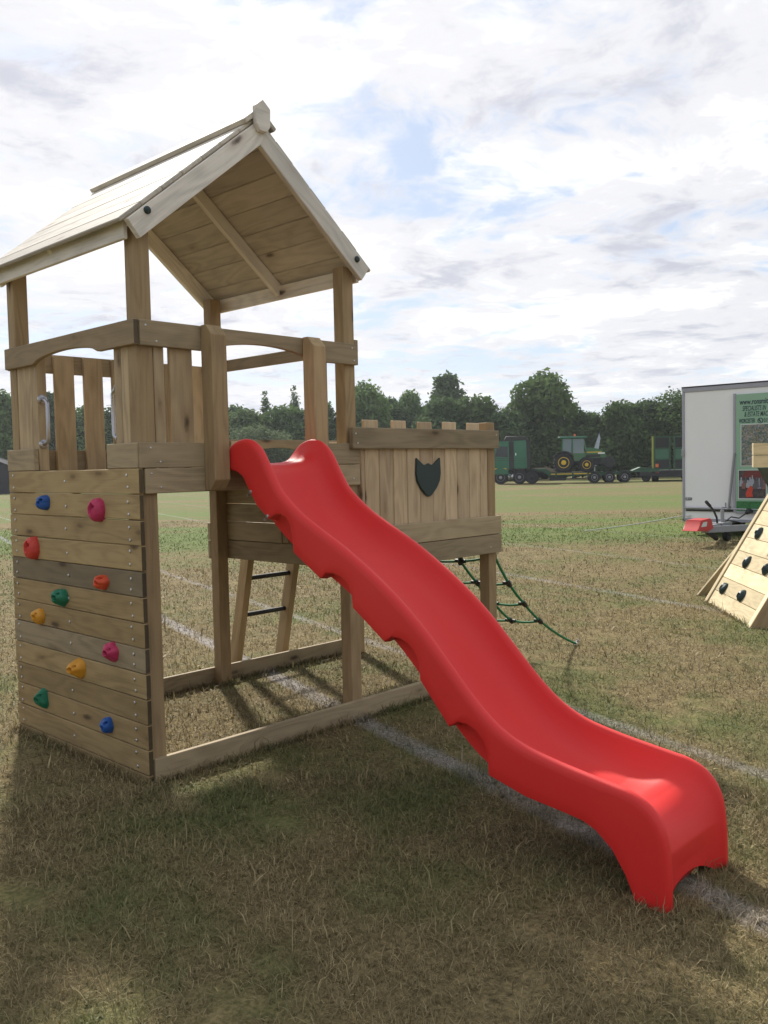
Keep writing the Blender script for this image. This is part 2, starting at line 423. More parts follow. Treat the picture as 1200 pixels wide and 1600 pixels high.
class MB:
    """collects shapes in one mesh"""
    def __init__(s): s.v = []; s.f = []
    def add(s, vs, fs):
        o = len(s.v); s.v += [tuple(v) for v in vs]; s.f += [tuple(i + o for i in f) for f in fs]
    def box(s, x0, x1, y0, y1, z0, z1):
        vs = [(x, y, z) for z in (z0, z1) for y in (y0, y1) for x in (x0, x1)]
        s.add(vs, [(0, 2, 3, 1), (4, 5, 7, 6), (0, 1, 5, 4), (2, 6, 7, 3), (0, 4, 6, 2), (1, 3, 7, 5)])
    def prism(s, pts, axis, a, b):
        """outline pts (2-D) pushed along axis from a to b; axis 1: pts are (x, z)"""
        n = len(pts)
        def P(p, w):
            return {0: (w, p[0], p[1]), 1: (p[0], w, p[1]), 2: (p[0], p[1], w)}[axis]
        vs = [P(p, a) for p in pts] + [P(p, b) for p in pts]
        s.add(vs, [tuple(range(n - 1, -1, -1)), tuple(range(n, 2 * n))] + [(i, (i + 1) % n, n + (i + 1) % n, n + i) for i in range(n)])
    def tube(s, path, r, n=8, cap=True):
        path = [Vector(p) for p in path]; rings = []
        rr = r if hasattr(r, '__len__') else [r] * len(path)
        prev = None
        for i, p in enumerate(path):
            d = (path[min(i + 1, len(path) - 1)] - path[max(i - 1, 0)]).normalized()
            a = prev if prev is not None else (Vector((0, 0, 1)) if abs(d.z) < 0.9 else Vector((1, 0, 0)))
            u = (a - d * a.dot(d)).normalized(); w = d.cross(u); prev = u
            rings.append([p + (u * math.cos(2 * math.pi * k / n) + w * math.sin(2 * math.pi * k / n)) * rr[i] for k in range(n)])
        vs = [q for ring in rings for q in ring]; fs = []
        for i in range(len(path) - 1):
            for k in range(n):
                fs.append((i * n + k, i * n + (k + 1) % n, (i + 1) * n + (k + 1) % n, (i + 1) * n + k))
        if cap:
            fs.append(tuple(range(n - 1, -1, -1))); fs.append(tuple((len(path) - 1) * n + k for k in range(n)))
        s.add(vs, fs)
    def lathe(s, prof, c, axis=1, n=24):
        """prof: (radius, offset along axis)"""
        vs = []; fs = []
        for (r, o) in prof:
            for k in range(n):
                ca, sa = math.cos(2 * math.pi * k / n) * r, math.sin(2 * math.pi * k / n) * r
                q = {0: (o, ca, sa), 1: (ca, o, sa), 2: (ca, sa, o)}[axis]
                vs.append((c[0] + q[0], c[1] + q[1], c[2] + q[2]))
        for i in range(len(prof) - 1):
            for k in range(n):
                fs.append((i * n + k, i * n + (k + 1) % n, (i + 1) * n + (k + 1) % n, (i + 1) * n + k))
        fs.append(tuple(range(n))); fs.append(tuple((len(prof) - 1) * n + k for k in range(n)))
        s.add(vs, fs)
    def mesh(s, name, bevel=0.0, seg=1):
        me = bpy.data.meshes.new(name); me.from_pydata(s.v, [], s.f)
        bm = bmesh.new(); bm.from_mesh(me)
        bmesh.ops.recalc_face_normals(bm, faces=bm.faces)
        if bevel:
            ed = [e for e in bm.edges if e.is_manifold and e.calc_face_angle(0) > 0.6]
            bmesh.ops.bevel(bm, geom=ed, offset=bevel, segments=seg, affect='EDGES', clamp_overlap=True)
        bm.to_mesh(me); bm.free(); me.update()
        return me
    def obj(s, name, mat, parent=None, bevel=0.0, smooth=None, mw=None, seg=1):
        return mesh_obj(name, s.mesh(name, bevel, seg), mat, parent, mw, smooth)


BOARDS = {}


def frame(c, ex, ey):
    ex = Vector(ex).normalized(); ey = Vector(ey).normalized(); ez = ex.cross(ey)
    mw = Matrix.Identity(4)
    for r in range(3): mw[r][0] = ex[r]; mw[r][1] = ey[r]; mw[r][2] = ez[r]; mw[r][3] = c[r]
    return mw


def plank(name, c, ex, ey, L, W, T, mat, parent, bev=0.003):
    """a board: length L along ex, width W along ey, thickness T; alike boards share their mesh"""
    key = (round(L, 4), round(W, 4), round(T, 4), mat.name, bev)
    me = BOARDS.get(key)
    if me is None:
        b = MB(); b.box(-L / 2, L / 2, -W / 2, W / 2, -T / 2, T / 2)
        me = b.mesh(name, bev); me.materials.append(mat); BOARDS[key] = me
    o = bpy.data.objects.new(name, me)
    return link(o, parent, frame(c, ex, ey))


AX = [Vector((1, 0, 0)), Vector((0, 1, 0)), Vector((0, 0, 1))]


def bx(name, x0, x1, y0, y1, z0, z1, mat, parent, bev=0.003, jit=0.0):
    d = [x1 - x0, y1 - y0, z1 - z0]; o = sorted(range(3), key=lambda i: -d[i])
    c = ((x0 + x1) / 2, (y0 + y1) / 2, (z0 + z1) / 2)
    ex, ey = AX[o[0]], AX[o[1]]
    if jit:
        ex = ex + Vector([random.uniform(-jit, jit) for _ in range(3)])
        ey = (ey - ex * ey.dot(ex) / ex.length_squared)
    return plank(name, c, ex, ey, d[o[0]], d[o[1]], d[o[2]], mat, parent, bev)


def shaped(name, pts, T, c, ex, ey, mat, parent, bev=0.003):
    """a board of any outline: pts in (along ex, along ey), thickness T centred"""
    b = MB(); b.prism(pts, 2, -T / 2, T / 2)
    return b.obj(name, mat, parent, bev, mw=frame(c, ex, ey))


# ------------------------------------------------------------------ ground
def build_ground():
    bm = bmesh.new()
    xs = np.unique(np.concatenate([np.linspace(-6, 14, 41), np.linspace(14, 130, 60), np.linspace(-130, -6, 20), [-3000, -800, 800, 3000]]))
    grid = [[bm.verts.new((x, y, 0.02 * noise.noise(Vector((x * 0.25, y * 0.25, 0))) * min(1, max(0, (abs(x) + abs(y) - 6) / 8)))) for x in xs] for y in xs]
    for j in range(len(xs) - 1):
        for i in range(len(xs) - 1):
            bm.faces.new((grid[j][i], grid[j][i + 1], grid[j + 1][i + 1], grid[j + 1][i]))
    me = bpy.data.meshes.new('ground'); bm.to_mesh(me); bm.free()
    o = mesh_obj('ground', me, TURF, smooth=180)
    tag(o, 'wide dry parched playing field with green bands', 'ground', kind='structure')


build_ground()


def build_grass():
    th0 = math.atan2(CF.y, CF.x)
    n1, n2 = 150000, 250000
    # near: even density; beyond 4 m: thinning with the square of the distance
    r = np.concatenate([np.sqrt(rng.uniform(1.6 ** 2, 4.2 ** 2, n1)), 4.0 * np.exp(rng.uniform(0, math.log(26 / 4.0), n2))])
    th = th0 + rng.uniform(-0.62, 0.62, len(r))
    x = CAM.x + r * np.cos(th); y = CAM.y + r * np.sin(th)
    # tufts
    n = len(r)
    jit = rng.normal(0, 1, (n, 2)) * 0.012
    cell = 0.055
    cx = (np.floor(x / cell) + 0.5) * cell; cy = (np.floor(y / cell) + 0.5) * cell
    h = np.sin(cx * 127.1 + cy * 311.7) * 43758.5453; h = h - np.floor(h)
    pull = np.where(h > 0.45, 0.45, 0.0)
    x = x + (cx - x) * pull + jit[:, 0]; y = y + (cy - y) * pull + jit[:, 1]
    # thin, trodden spots
    th_ = np.array([noise.noise(Vector((a * 1.7, b * 1.7, 4.0))) + 0.6 * noise.noise(Vector((a * 6.0, b * 6.0, 9.0))) for a, b in zip(x, y)])
    keep = rng.uniform(-0.35, 0.25, n) < th_ + 0.42
    x, y, r = x[keep], y[keep], r[keep]
    # longer grass the mower misses, along the timbers and the slide feet
    segs = [((-0.05, -0.03), (-0.05, 1.38), 1500), ((0.0, -0.05), (2.70, -0.05), 2600), ((0.0, 1.33), (2.7, 1.33), 1400), ((0.41, -2.39), (0.41, -2.24), 110), ((0.42, -2.40), (0.50, -2.40), 70),
            ((0.85, -2.40), (0.92, -2.40), 70), ((1.33, 1.25), (1.43, 1.25), 200), ((5.45, -0.70), (6.6, 0.22), 450)]
    ex = []; ey = []
    for (p, q, m_) in segs:
        f = rng.uniform(0, 1, m_); ex.append(p[0] + (q[0] - p[0]) * f + rng.normal(0, 0.016, m_)); ey.append(p[1] + (q[1] - p[1]) * f + rng.normal(0, 0.016, m_))
    n_edge = sum(len(a) for a in ex)
    x = np.concatenate([x] + ex); y = np.concatenate([y] + ey); r = np.hypot(x - CAM.x, y - CAM.y); n = len(x)
    edge = np.arange(n) >= n - n_edge
    az = rng.uniform(0, 2 * math.pi, n)
    lean = np.clip(rng.normal(1.05, 0.30, n), 0.15, 1.48)       # from upright: mostly lying
    ln = rng.gamma(4.0, 0.0070, n) + 0.010
    up = rng.uniform(0, 1, n); ln *= np.where(up > 0.97, 1.8, 1.0); lean = np.where(up > 0.94, lean * 0.55, lean)
    ln = np.where(edge, ln * 1.05, ln); lean = np.where(edge, lean * 0.70, lean)
    broad = rng.uniform(0, 1, n) > 0.93
    wd = 0.00115 * np.clip(r / 2.6, 1, 6.5) * rng.uniform(0.6, 1.35, n) * np.where(broad, 2.1, 1.0)
    curl = rng.uniform(-0.9, 0.9, n); side = rng.normal(0, 0.45, n)
    d = np.stack([np.cos(az), np.sin(az)], 1); q = np.stack([-np.sin(az), np.cos(az)], 1)
    P0 = np.stack([x, y, np.full(n, -0.004)], 1)
    def step(P, l, le, sd):
        out = P.copy(); hx = l * np.sin(le); out[:, 2] += np.maximum(l * np.cos(le), -P[:, 2] * 0.7)
        out[:, :2] += d * (hx * np.cos(sd))[:, None] + q * (hx * np.sin(sd))[:, None]
        return out
    P1 = step(P0, ln * 0.5, lean - 0.25, side * 0.3)
    P2 = step(P1, ln * 0.5, np.clip(lean + 0.35 + curl * 0.4, 0.1, 1.9), side * 1.6)
    P2[:, 2] = np.maximum(P2[:, 2], 0.002)
    w = np.zeros((n, 3)); w[:, :2] = q * wd[:, None]
    V = np.stack([P0 - w, P0 + w, P1 + w * 0.8, P1 - w * 0.8, P2], 1).reshape(-1, 3).astype(np.float32)
    base = np.arange(n, dtype=np.int32) * 5
    quads = np.stack([base, base + 1, base + 2, base + 3], 1); tris = np.stack([base + 3, base + 2, base + 4], 1)
    loops = np.concatenate([quads, tris], 1).reshape(-1)
    starts = np.stack([np.arange(n) * 7, np.arange(n) * 7 + 4], 1).reshape(-1).astype(np.int32)
    me = bpy.data.meshes.new('dry_grass')
    me.vertices.add(len(V)); me.vertices.foreach_set('co', V.reshape(-1))
    me.loops.add(len(loops)); me.loops.foreach_set('vertex_index', loops.astype(np.int32))
    me.polygons.add(2 * n); me.polygons.foreach_set('loop_start', starts)
    at = me.attributes.new('tone', 'FLOAT', 'POINT')
    tone = np.repeat(np.clip(rng.beta(1.0, 1.7, n), 0, 1), 5).astype(np.float32)
    at.data.foreach_set('value', tone)
    me.update(calc_edges=True); me.validate()
    o = mesh_obj('dry_grass', me, BLADE)
    tag(o, 'short dry straw-coloured grass with green tufts', 'grass', kind='stuff')


build_grass()

# ------------------------------------------------------------------ the climbing frame
W, L, S, T = 1.35, 1.41, 0.083, 0.030
CX = 2.705                                # far end of the low castle
frame_o = empty('climbing_frame', 'wooden climbing tower with pitched roof, climbing wall and low castle deck', 'climbing frame')
FR = frame_o

# posts
for (x0, y0, zt, lab) in ((0, 0, 2.60, None), (L - S, 0, 2.60, None), (0, W - S, 2.60, None), (L - S, W - S, 2.60, None),
                          (CX - S, -0.028, 1.745, 'short castle corner post at the front right'), (CX - S, W - S, 1.745, None)):
    o = bx('post', x0, x0 + S, y0, y0 + S, 0, zt, W_POST, FR, 0.004)
    if lab: o['label'] = lab

# base rails
bx('base_rail', 0.003, CX, -T, -0.001, 0.0, 0.112, W_GREY, FR)
bx('base_rail', 0.003, CX, W + 0.001, W + T, 0.0, 0.112, W_GREY, FR)

# platform fascia (front, back, and the riser down to the castle deck)
for (z0, z1) in ((1.362, 1.479), (1.482, 1.600)):
    if z0 < 1.4:
        bx('fascia_board', 0.004, L - 0.004, -T, -0.001, z0, z1, W_GREY, FR)
    else:                                    # the upper board stops at the slide opening
        bx('fascia_board', -0.022, 0.420, -T, -0.001, z0, z1, W_GREY, FR)
        bx('fascia_board', 0.985, L - 0.004, -T, -0.001, z0, z1, W_GREY, FR)
    bx('fascia_board', 0.004, L - 0.004, W + 0.001, W + T, z0, z1, W_GREY, FR)
for k, (z0, z1) in enumerate(((0.862, 0.986), (0.990, 1.112), (1.116, 1.233), (1.237, 1.359), (1.363, 1.479))):
    if k == 1:
        bx('riser_board', L + 0.001, L + T, 0.70, W, z0, z1, W_GREY, FR)
        shaped('riser_block', [(-0.058, -0.02), (0.058, 0.028), (0.058, 0.036), (-0.058, 0.036)][::1], 0.05,
               (L + 0.026, 0.655, (z0 + z1) / 2), (0, 0, 1), (0, 1, 0), W_GREY, FR)
    else:
        bx('riser_board', L + 0.001, L + T, 0.0, W, z0, z1, W_GREY, FR)
# toe boards either side of the climbing wall opening
bx('toe_board', -T, -0.001, -0.018, 0.255, 1.483, 1.600, W_GREY, FR)
bx('toe_board', -T, -0.001, 1.030, W + 0.012, 1.483, 1.600, W_GREY, FR)
# platform deck
for k in range(11):
    y0 = 0.004 + k * 0.1225
    bx('deck_board', 0.09 if k in (0, 10) else 0.002, (L - 0.09) if k in (0, 10) else L - 0.002, y0, y0 + 0.118, 1.452, 1.478, W_GREY, FR)
for y in (0.20, 0.66, 1.12):
    bx('deck_joist', 0.01, L - 0.01, y, y + 0.045, 1.366, 1.450, W_GREY, FR)


def arch_board(name, a0, a1, z0, z1, h, s0, s1, pos, along, mat):
    """a rail with a shallow arch cut from its lower edge"""
    zc = (z0 + z1) / 2; mid = (a0 + a1) / 2; pts = [(a0 - mid, z0 - zc)]
    for k in range(17):
        f = k / 16; a = s0 + (s1 - s0) * f
        pts.append((a - mid, z0 - zc + h * math.sin(math.pi * f) ** 0.55))
    pts += [(a1 - mid, z0 - zc), (a1 - mid, z1 - zc), (a0 - mid, z1 - zc)]
    ex = AX[along]
    c = [0, 0, zc]; c[along] = mid; c[1 - along] = pos
    return shaped(name, pts, T - 0.001, c, ex, AX[2], mat, FR)


arch_board('handrail', 0.002, L, 2.047, 2.165, 0.056, 0.40, 1.03, -T / 2, 0, W_GREY)        # front, over the slide
arch_board('handrail', -0.022, W - 0.006, 2.050, 2.165, 0.043, 0.315, 1.005, -T / 2, 1, W_RAIL)   # over the climbing wall
bx('handrail', L + 0.001, L + T, 0.0, W, 2.122, 2.196, W_GREY, FR)         # towards the castle
bx('handrail', 0.0, L, W + 0.001, W + T, 2.050, 2.158, W_GREY, FR)                          # back

# slats and jambs
for (x0, x1) in ((S + 0.004, 0.143), (0.176, 0.302), (1.075, 1.195)):
    bx('slat', x0, x1, 0.002, 0.027, 1.482, 2.150 if x0 > 0.1 else 2.12, W_SLAT, FR, jit=0.002)
for k in range(6):
    x0 = 0.252 + k * 0.186
    if x0 + 0.12 < L - S: bx('slat', x0, x0 + 0.122, W - 0.026, W - 0.001, 1.47, 2.150, W_SLAT, FR, jit=0.002)
for (y0, y1) in ((0.086, 0.150), (1.092, 1.262)):
    bx('slat', 0.002, 0.027, y0, y1, 1.482, 2.140, W_SLAT, FR, jit=0.001)
bx('jamb', 0.002, 0.056, 0.152, 0.215, 1.482, 2.140, W_SLAT, FR)
bx('jamb', 0.002, 0.056, 1.026, 1.089, 1.482, 2.140, W_SLAT, FR)
# steel grab handles on the jambs, facing each other across the opening
for (y, sgn) in ((1.026, -1), (0.215, 1)):
    b = MB(); z0, z1 = 1.625, 1.868; p = []
    for k in range(7):
        a = math.pi / 2 * k / 6; p.append((0.026, y + sgn * (0.062 * math.sin(a)), z1 + 0.028 * (math.cos(a)) - 0.028))
    p = [(0.026, y, z1)] + p[1:] + [(0.026, y + sgn * 0.062, (z0 + z1) / 2)] + [(q[0], q[1], z0 + z1 - q[2]) for q in reversed(p[1:])] + [(0.026, y, z0)]
    b.tube(p, 0.0105, 10)
    for z in (z0, z1): b.lathe([(0.026, 0.0), (0.026, sgn * 0.006), (0.016, sgn * 0.010)], (0.026, y, z), 1, 16)
    b.obj('grab_handle', CHROME, FR, smooth=40)

# two chunky newel posts either side of the slide
for x0 in (0.330, 0.985):
    w, d = 0.090, 0.088; h = 0.80; ch = 0.050
    b = MB()
    b.prism([(-h / 2, d / 2), (-h / 2, -d / 2 + ch * 0.9), (-h / 2 + ch, -d / 2), (h / 2 - ch, -d / 2), (h / 2, -d / 2 + ch * 0.9), (h / 2, d / 2)], 2, -w / 2, w / 2)
    b.obj('newel_post', W_POST, FR, 0.003, mw=frame((x0 + w / 2, -T - 0.001 - d / 2, 1.767), (0, 0, 1), (0, 1, 0)))

# climbing wall: battens behind, planks, holds, screws
wb = MB()
for y in (0.10, 0.665, 1.225): wb.box(0.001, 0.028, y - 0.03, y + 0.03, 0.02, 1.36)
wall = wb.obj('climbing_wall', W_GREY, FR, 0.002)
wall['label'] = 'plank climbing wall with coloured holds'
pl_n = 13
for k in range(pl_n):
    z1 = 1.480 - k * 0.1202; z0 = z1 - 0.1175
    if k == 12: z0 = -0.02
    bx('plank', -T + random.uniform(-0.0015, 0.001), -0.001, -0.021 + random.uniform(-.003, .003), W + 0.004 + random.uniform(-.004, .004), z0, z1, W_WALLG if k in (4, 7) else W_WALL, wall, 0.004, jit=0.0016)
sc = MB()
for k in range(pl_n):
    z1 = 1.480 - k * 0.1202
    for y, dz in ((0.075, 0.03), (0.068, 0.088), (0.69, 0.062), (1.29, 0.028), (1.285, 0.090)):   # two at each end, one in the middle
        if z1 - dz > 0.01:
            sc.lathe([(0.0080, 0.0), (0.0076, -0.0030), (0.0045, -0.0050)], (-T - 0.0006, y + random.uniform(-.006, .006), z1 - dz + random.uniform(-.006, .006)), 0, 8)
o = sc.obj('screw', STEEL, wall, smooth=30); o['kind'] = 'stuff'


def hold(col, y, z, sy, sz, d, seed, ring=False, label=None):
    """moulded hold: a pulled-out lump with a bolt recess and a finger pocket in its outer face"""
    bm = bmesh.new(); bmesh.ops.create_icosphere(bm, subdivisions=5, radius=1.0)
    rs = random.Random(seed); off = Vector((rs.uniform(0, 50), rs.uniform(0, 50), rs.uniform(0, 50)))
    lean = Vector((rs.uniform(-.5, .1), rs.uniform(.1, .6)))
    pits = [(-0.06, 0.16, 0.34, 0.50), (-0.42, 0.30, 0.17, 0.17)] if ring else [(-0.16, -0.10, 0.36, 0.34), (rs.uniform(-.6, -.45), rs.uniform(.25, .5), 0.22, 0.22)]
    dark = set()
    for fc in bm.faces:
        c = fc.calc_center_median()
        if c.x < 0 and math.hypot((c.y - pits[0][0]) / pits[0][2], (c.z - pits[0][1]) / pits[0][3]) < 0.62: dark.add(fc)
    for v in bm.verts:
        p = v.co.copy()
        k = 1.0 + (0.06 if ring else 0.24) * noise.noise(p * 1.1 + off) + 0.03 * noise.noise(p * 4.0 + off)
        out = max(-0.15, -p.x) ** 1.0 if p.x > 0 else (-p.x) ** 0.75
        q = Vector((-out * d * k, p.y * sy * k, p.z * sz * k))
        if not ring and p.x < 0: q.y += lean.x * sy * 0.5 * out; q.z += lean.y * sz * 0.5 * out; q.y *= 1 - 0.25 * out; q.z *= 1 - 0.25 * out
        for (cy, cz, ry, rz) in pits:
            rr = math.hypot((p.y - cy) / ry, (p.z - cz) / rz)
            if p.x < 0 and rr < 1: q.x += d * 0.62 * min(1.0, (1 - rr) * 2.6)
        v.co = q
    for fc in bm.faces: fc.material_index = 1 if fc in dark else 0  # recess faces coloured black to stand for the shade inside
    me = bpy.data.meshes.new('climbing_hold'); bm.to_mesh(me); bm.free()
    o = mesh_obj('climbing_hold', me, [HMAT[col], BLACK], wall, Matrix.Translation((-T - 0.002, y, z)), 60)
    if label: o['label'] = label


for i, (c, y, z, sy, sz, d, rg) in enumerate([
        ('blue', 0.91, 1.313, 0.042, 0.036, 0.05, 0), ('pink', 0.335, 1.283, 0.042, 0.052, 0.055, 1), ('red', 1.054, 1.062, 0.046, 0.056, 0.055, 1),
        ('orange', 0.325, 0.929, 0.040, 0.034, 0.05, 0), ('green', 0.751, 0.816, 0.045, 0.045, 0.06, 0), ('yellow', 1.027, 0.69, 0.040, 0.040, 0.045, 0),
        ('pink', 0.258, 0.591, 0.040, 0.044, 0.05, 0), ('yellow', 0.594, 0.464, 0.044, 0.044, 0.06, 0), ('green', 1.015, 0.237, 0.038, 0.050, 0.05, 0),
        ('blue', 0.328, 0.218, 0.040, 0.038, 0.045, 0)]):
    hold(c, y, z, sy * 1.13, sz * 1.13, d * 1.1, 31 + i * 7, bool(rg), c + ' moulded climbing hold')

# ---- roof
AP = 3.245; EV = 2.600; XC = 0.705; HALF = 0.785
sl = math.hypot(HALF, AP - EV)
rf = MB()
dirs = {}
for s in (-1, 1):
    dx, dz = s * HALF / sl, (EV - AP) / sl
    dirs[s] = (Vector((dx, 0, dz)), Vector((-dz * s, 0, dx * s)) if True else None)
    nrm = Vector((-dz * s, 0, abs(dx)))
    dirs[s] = (Vector((dx, 0, dz)), nrm)
roof_o = None
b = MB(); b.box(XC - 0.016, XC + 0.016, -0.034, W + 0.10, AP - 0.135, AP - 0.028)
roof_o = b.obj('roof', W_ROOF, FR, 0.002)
roof_o['label'] = 'pitched boarded roof with ridge caps'
for s in (-1, 1):
    dv, nv = dirs[s]
    nb = 7; bw = (sl + 0.02) / nb
    for k in range(nb):
        c = Vector((XC, (W + 0.09) / 2 - 0.01, AP)) + dv * (bw * (k + 0.5)) + nv * (0.002 + 0.0007 * (k % 2))
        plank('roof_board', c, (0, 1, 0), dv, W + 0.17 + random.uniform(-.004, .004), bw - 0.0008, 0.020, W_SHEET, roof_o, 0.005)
    for y, nm, wd in ((-0.052, 'barge_board', 0.098), (0.70, 'rafter', 0.070), (W + 0.045, 'barge_board', 0.098)):
        c = Vector((XC, y, AP)) + dv * (sl / 2 - 0.004 + 0.02) - nv * (wd / 2 + 0.011)
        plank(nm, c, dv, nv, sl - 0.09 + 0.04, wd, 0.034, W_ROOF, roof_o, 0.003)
    # eave board
    c = Vector((XC, (W + 0.02) / 2 + 0.0, AP)) + dv * (sl - 0.012) - nv * 0.052
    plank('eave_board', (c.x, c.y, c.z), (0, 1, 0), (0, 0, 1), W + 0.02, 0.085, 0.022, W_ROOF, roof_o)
    c = Vector((XC, (W + 0.09) / 2 - 0.02, AP)) + dv * (0.052) + nv * 0.026
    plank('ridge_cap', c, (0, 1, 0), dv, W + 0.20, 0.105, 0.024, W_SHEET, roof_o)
fp = [(-0.044, -0.05), (-0.022, -0.082), (0.022, -0.082), (0.044, -0.05), (0.047, 0.038), (0.0, 0.076), (-0.047, 0.038)]
for y in (-0.085,):
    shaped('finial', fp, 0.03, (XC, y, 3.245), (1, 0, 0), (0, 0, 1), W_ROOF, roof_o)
bt = MB()
for (x, z) in ((0.035, 2.652), (1.375, 2.634)):
    b = MB(); b.lathe([(0.018, 0), (0.018, -0.006), (0.013, -0.012), (0.004, -0.014)], (x, -0.070, z), 1, 14)
    b.obj('bolt_cap', DGREEN, roof_o, smooth=40)

# ---- the castle
cw = MB(); cw.box(1.445, CX - S - 0.002, -0.001, 0.04, 1.13, 1.19)
castle = cw.obj('castle_front', W_GREY, FR, 0.002)
castle['label'] = 'planked castle front with battlement tops'
edges = [1.413, 1.445, 1.568, 1.690, 1.811, 1.929, 2.051, 2.171, 2.294, 2.420, 2.540, 2.621]
for k in range(len(edges) - 1):
    a, b_ = edges[k], edges[k + 1]
    tall = k in (1, 3, 5, 7, 9)
    bx('plank', a + 0.0015, b_ - 0.0015, -0.028 + random.uniform(-.0015, .0015), -0.004, 0.990, (1.738 if tall else 1.672) + random.uniform(-.003, .003), W_CASTLE, castle, 0.004)
bx('rail', 1.322, CX + 0.008, -0.060, -0.0305, 1.568, 1.690, W_GREY, castle)
bx('rail', 1.452, CX + 0.022, -0.060, -0.0305, 0.990, 1.112, W_GREY, castle)
bx('rail', 1.452, CX + 0.022, -0.060, -0.0305, 0.862, 0.986, W_GREY, castle)
sp = [(-0.112, 0.128), (-0.045, 0.083), (-0.022, 0.084), (0.0, 0.094), (0.022, 0.084), (0.045, 0.083), (0.112, 0.128), (0.118, 0.03), (0.108, -0.018), (0.075, -0.065), (0.025, -0.108), (0.0, -0.115), (-0.025, -0.108), (-0.075, -0.065), (-0.108, -0.018), (-0.118, 0.03)]
o = shaped('shield', sp, 0.016, (1.995, -0.037, 1.385), (1, 0, 0), (0, 0, 1), DGREEN, castle, 0.004)
o['label'] = 'dark green heraldic shield plate'
for k in range(10):
    y0 = 0.006 + k * 0.1345
    bx('deck_board', L + T + 0.003, CX - 0.004 if 0 < k < 9 else CX - S - 0.004, y0, y0 + 0.128, 1.084, 1.110, W_GREY, FR)
# back of the castle (ladder side) and the net end
arch_board('handrail', L + T + 0.002, CX, 1.555, 1.672, 0.060, 1.66, 2.25, W + T / 2, 0, W_GREY)
for x0 in (1.45, 2.30, 2.425): bx('slat', x0, x0 + 0.118, W - 0.028, W - 0.002, 0.99, 1.66, W_CASTLE, FR)
for (z0, z1) in ((0.862, 0.986), (0.990, 1.105)): bx('fascia_board', L - S, CX, W + 0.001, W + T, z0, z1, W_GREY, FR)
arch_board('handrail', 0.0, W, 1.555, 1.672, 0.060, 0.35, 1.0, CX + T / 2, 1, W_GREY)
for (z0, z1) in ((0.862, 0.986), (0.990, 1.108)): bx('fascia_board', CX + 0.001, CX + T, -0.026, W, z0, z1, W_GREY, FR)

# ladder behind
P0 = Vector((0, 1.655, -0.01)); P1 = Vector((0, 1.415, 1.02)); ld = (P1 - P0).normalized()
lb = MB(); lb.tube([(1.73, 1.412, 1.02), (2.16, 1.412, 1.02)], 0.010, 8)
lad = lb.obj('ladder', STEEL, FR); lad['label'] = 'leaning timber ladder with black rungs'
for x in (1.722, 2.165):
    c = P0 + ld * 0.53; plank('stile', (x, c.y, c.z), ld, (0, -ld.z, ld.y), 1.06, 0.09, 0.055, W_POST, lad)
for z in (0.395, 0.672, 0.93):
    f = (z - P0.z) / (P1.z - P0.z); c = P0.lerp(P1, f)
    b = MB(); b.tube([(1.748, c.y, c.z), (2.139, c.y, c.z)], 0.017, 12); b.obj('rung', BLACK, lad, smooth=40)

# rope climbing net at the far end
cols = []
near = [(2.742, 0.02, 0.835), (2.925, 0.025, 0.615), (3.128, 0.03, 0.442), (3.342, 0.045, 0.285)]
ys = [0.02, 0.31, 0.66, 1.02, 1.33]
grid = []
for j, (x, y, z) in enumerate(near):
    row = []
    for i, yy in enumerate(ys):
        sag = 0.022 * math.sin(math.pi * i / 4)
        row.append(Vector((x - 0.01 * math.sin(math.pi * i / 4), yy + (0.02 if i == 0 else -0.02 if i == 4 else 0) * j / 2, z - sag * (0.6 + 0.3 * j) - (0.050 if j == 0 and 0 < i < 4 else 0))))
    grid.append(row)
nb_ = MB(); nb_.tube([(2.738, 0.0, 0.858), (2.738, W, 0.858)], 0.012, 8)
net = nb_.obj('rope_net', ROPE, FR); net['label'] = 'green rope climbing net slung from castle end'


def sagged(a, b, s, n=8):
    return [a.lerp(b, k / n) + Vector((0, 0, -s * math.sin(math.pi * k / n))) for k in range(n + 1)]


for j in range(4):
    pts = []
    for i in range(4): pts += sagged(grid[j][i], grid[j][i + 1], 0.012)[(0 if i == 0 else 1):]
    b = MB(); b.tube(pts, 0.0085, 8); b.obj('rope', ROPE, net, smooth=60)
anch = [Vector((3.93, 0.105, 0.012)), Vector((3.93, 1.26, 0.012))]
for i in range(5):
    pts = [Vector((2.738, ys[i], 0.858))]
    for j in range(4): pts += sagged(pts[-1], grid[j][i], 0.006, 5)[1:]
    if i in (0, 4): pts += sagged(pts[-1], anch[0 if i == 0 else 1], 0.015, 8)[1:]
    b = MB(); b.tube(pts, 0.0095, 8); b.obj('rope', ROPE, net, smooth=60)
for j in range(4):
    for i in range(5):
        g = grid[j][i]; b = MB()
        up = (grid[j][i] - (grid[j - 1][i] if j else Vector((2.738, ys[i], 0.858)))).normalized()
        b.tube([g - up * 0.030, g - up * 0.018, g + up * 0.018, g + up * 0.030], [0.014, 0.019, 0.019, 0.014], 8)
        sd_ = Vector((0, 1, 0))
        a0 = -0.045 if i > 0 else 0; a1 = 0.045 if i < 4 else 0
        b.tube([g + sd_ * a0, g + sd_ * a1], [0.014, 0.014], 8)
        b.obj('rope_connector', BLACK, net, smooth=40)
for a in anch:
    b = MB()
    for k in range(3):
        c = a + Vector((0.022 * k - 0.02, 0.006 * (k % 2), 0.006))
        ring = [c + Vector((0.020 * math.cos(q), (0.012 if k % 2 else 0.004) * math.sin(q), (0.004 if k % 2 else 0.012) * math.sin(q))) for q in np.linspace(0, 2 * math.pi, 13)]
        b.tube(ring, 0.0042, 6, cap=False)
    b.tube([a + Vector((0.04, 0, 0.03)), a + Vector((0.045, 0, -0.08))], 0.008, 6)
    b.obj('ground_anchor', STEEL, net, smooth=40)

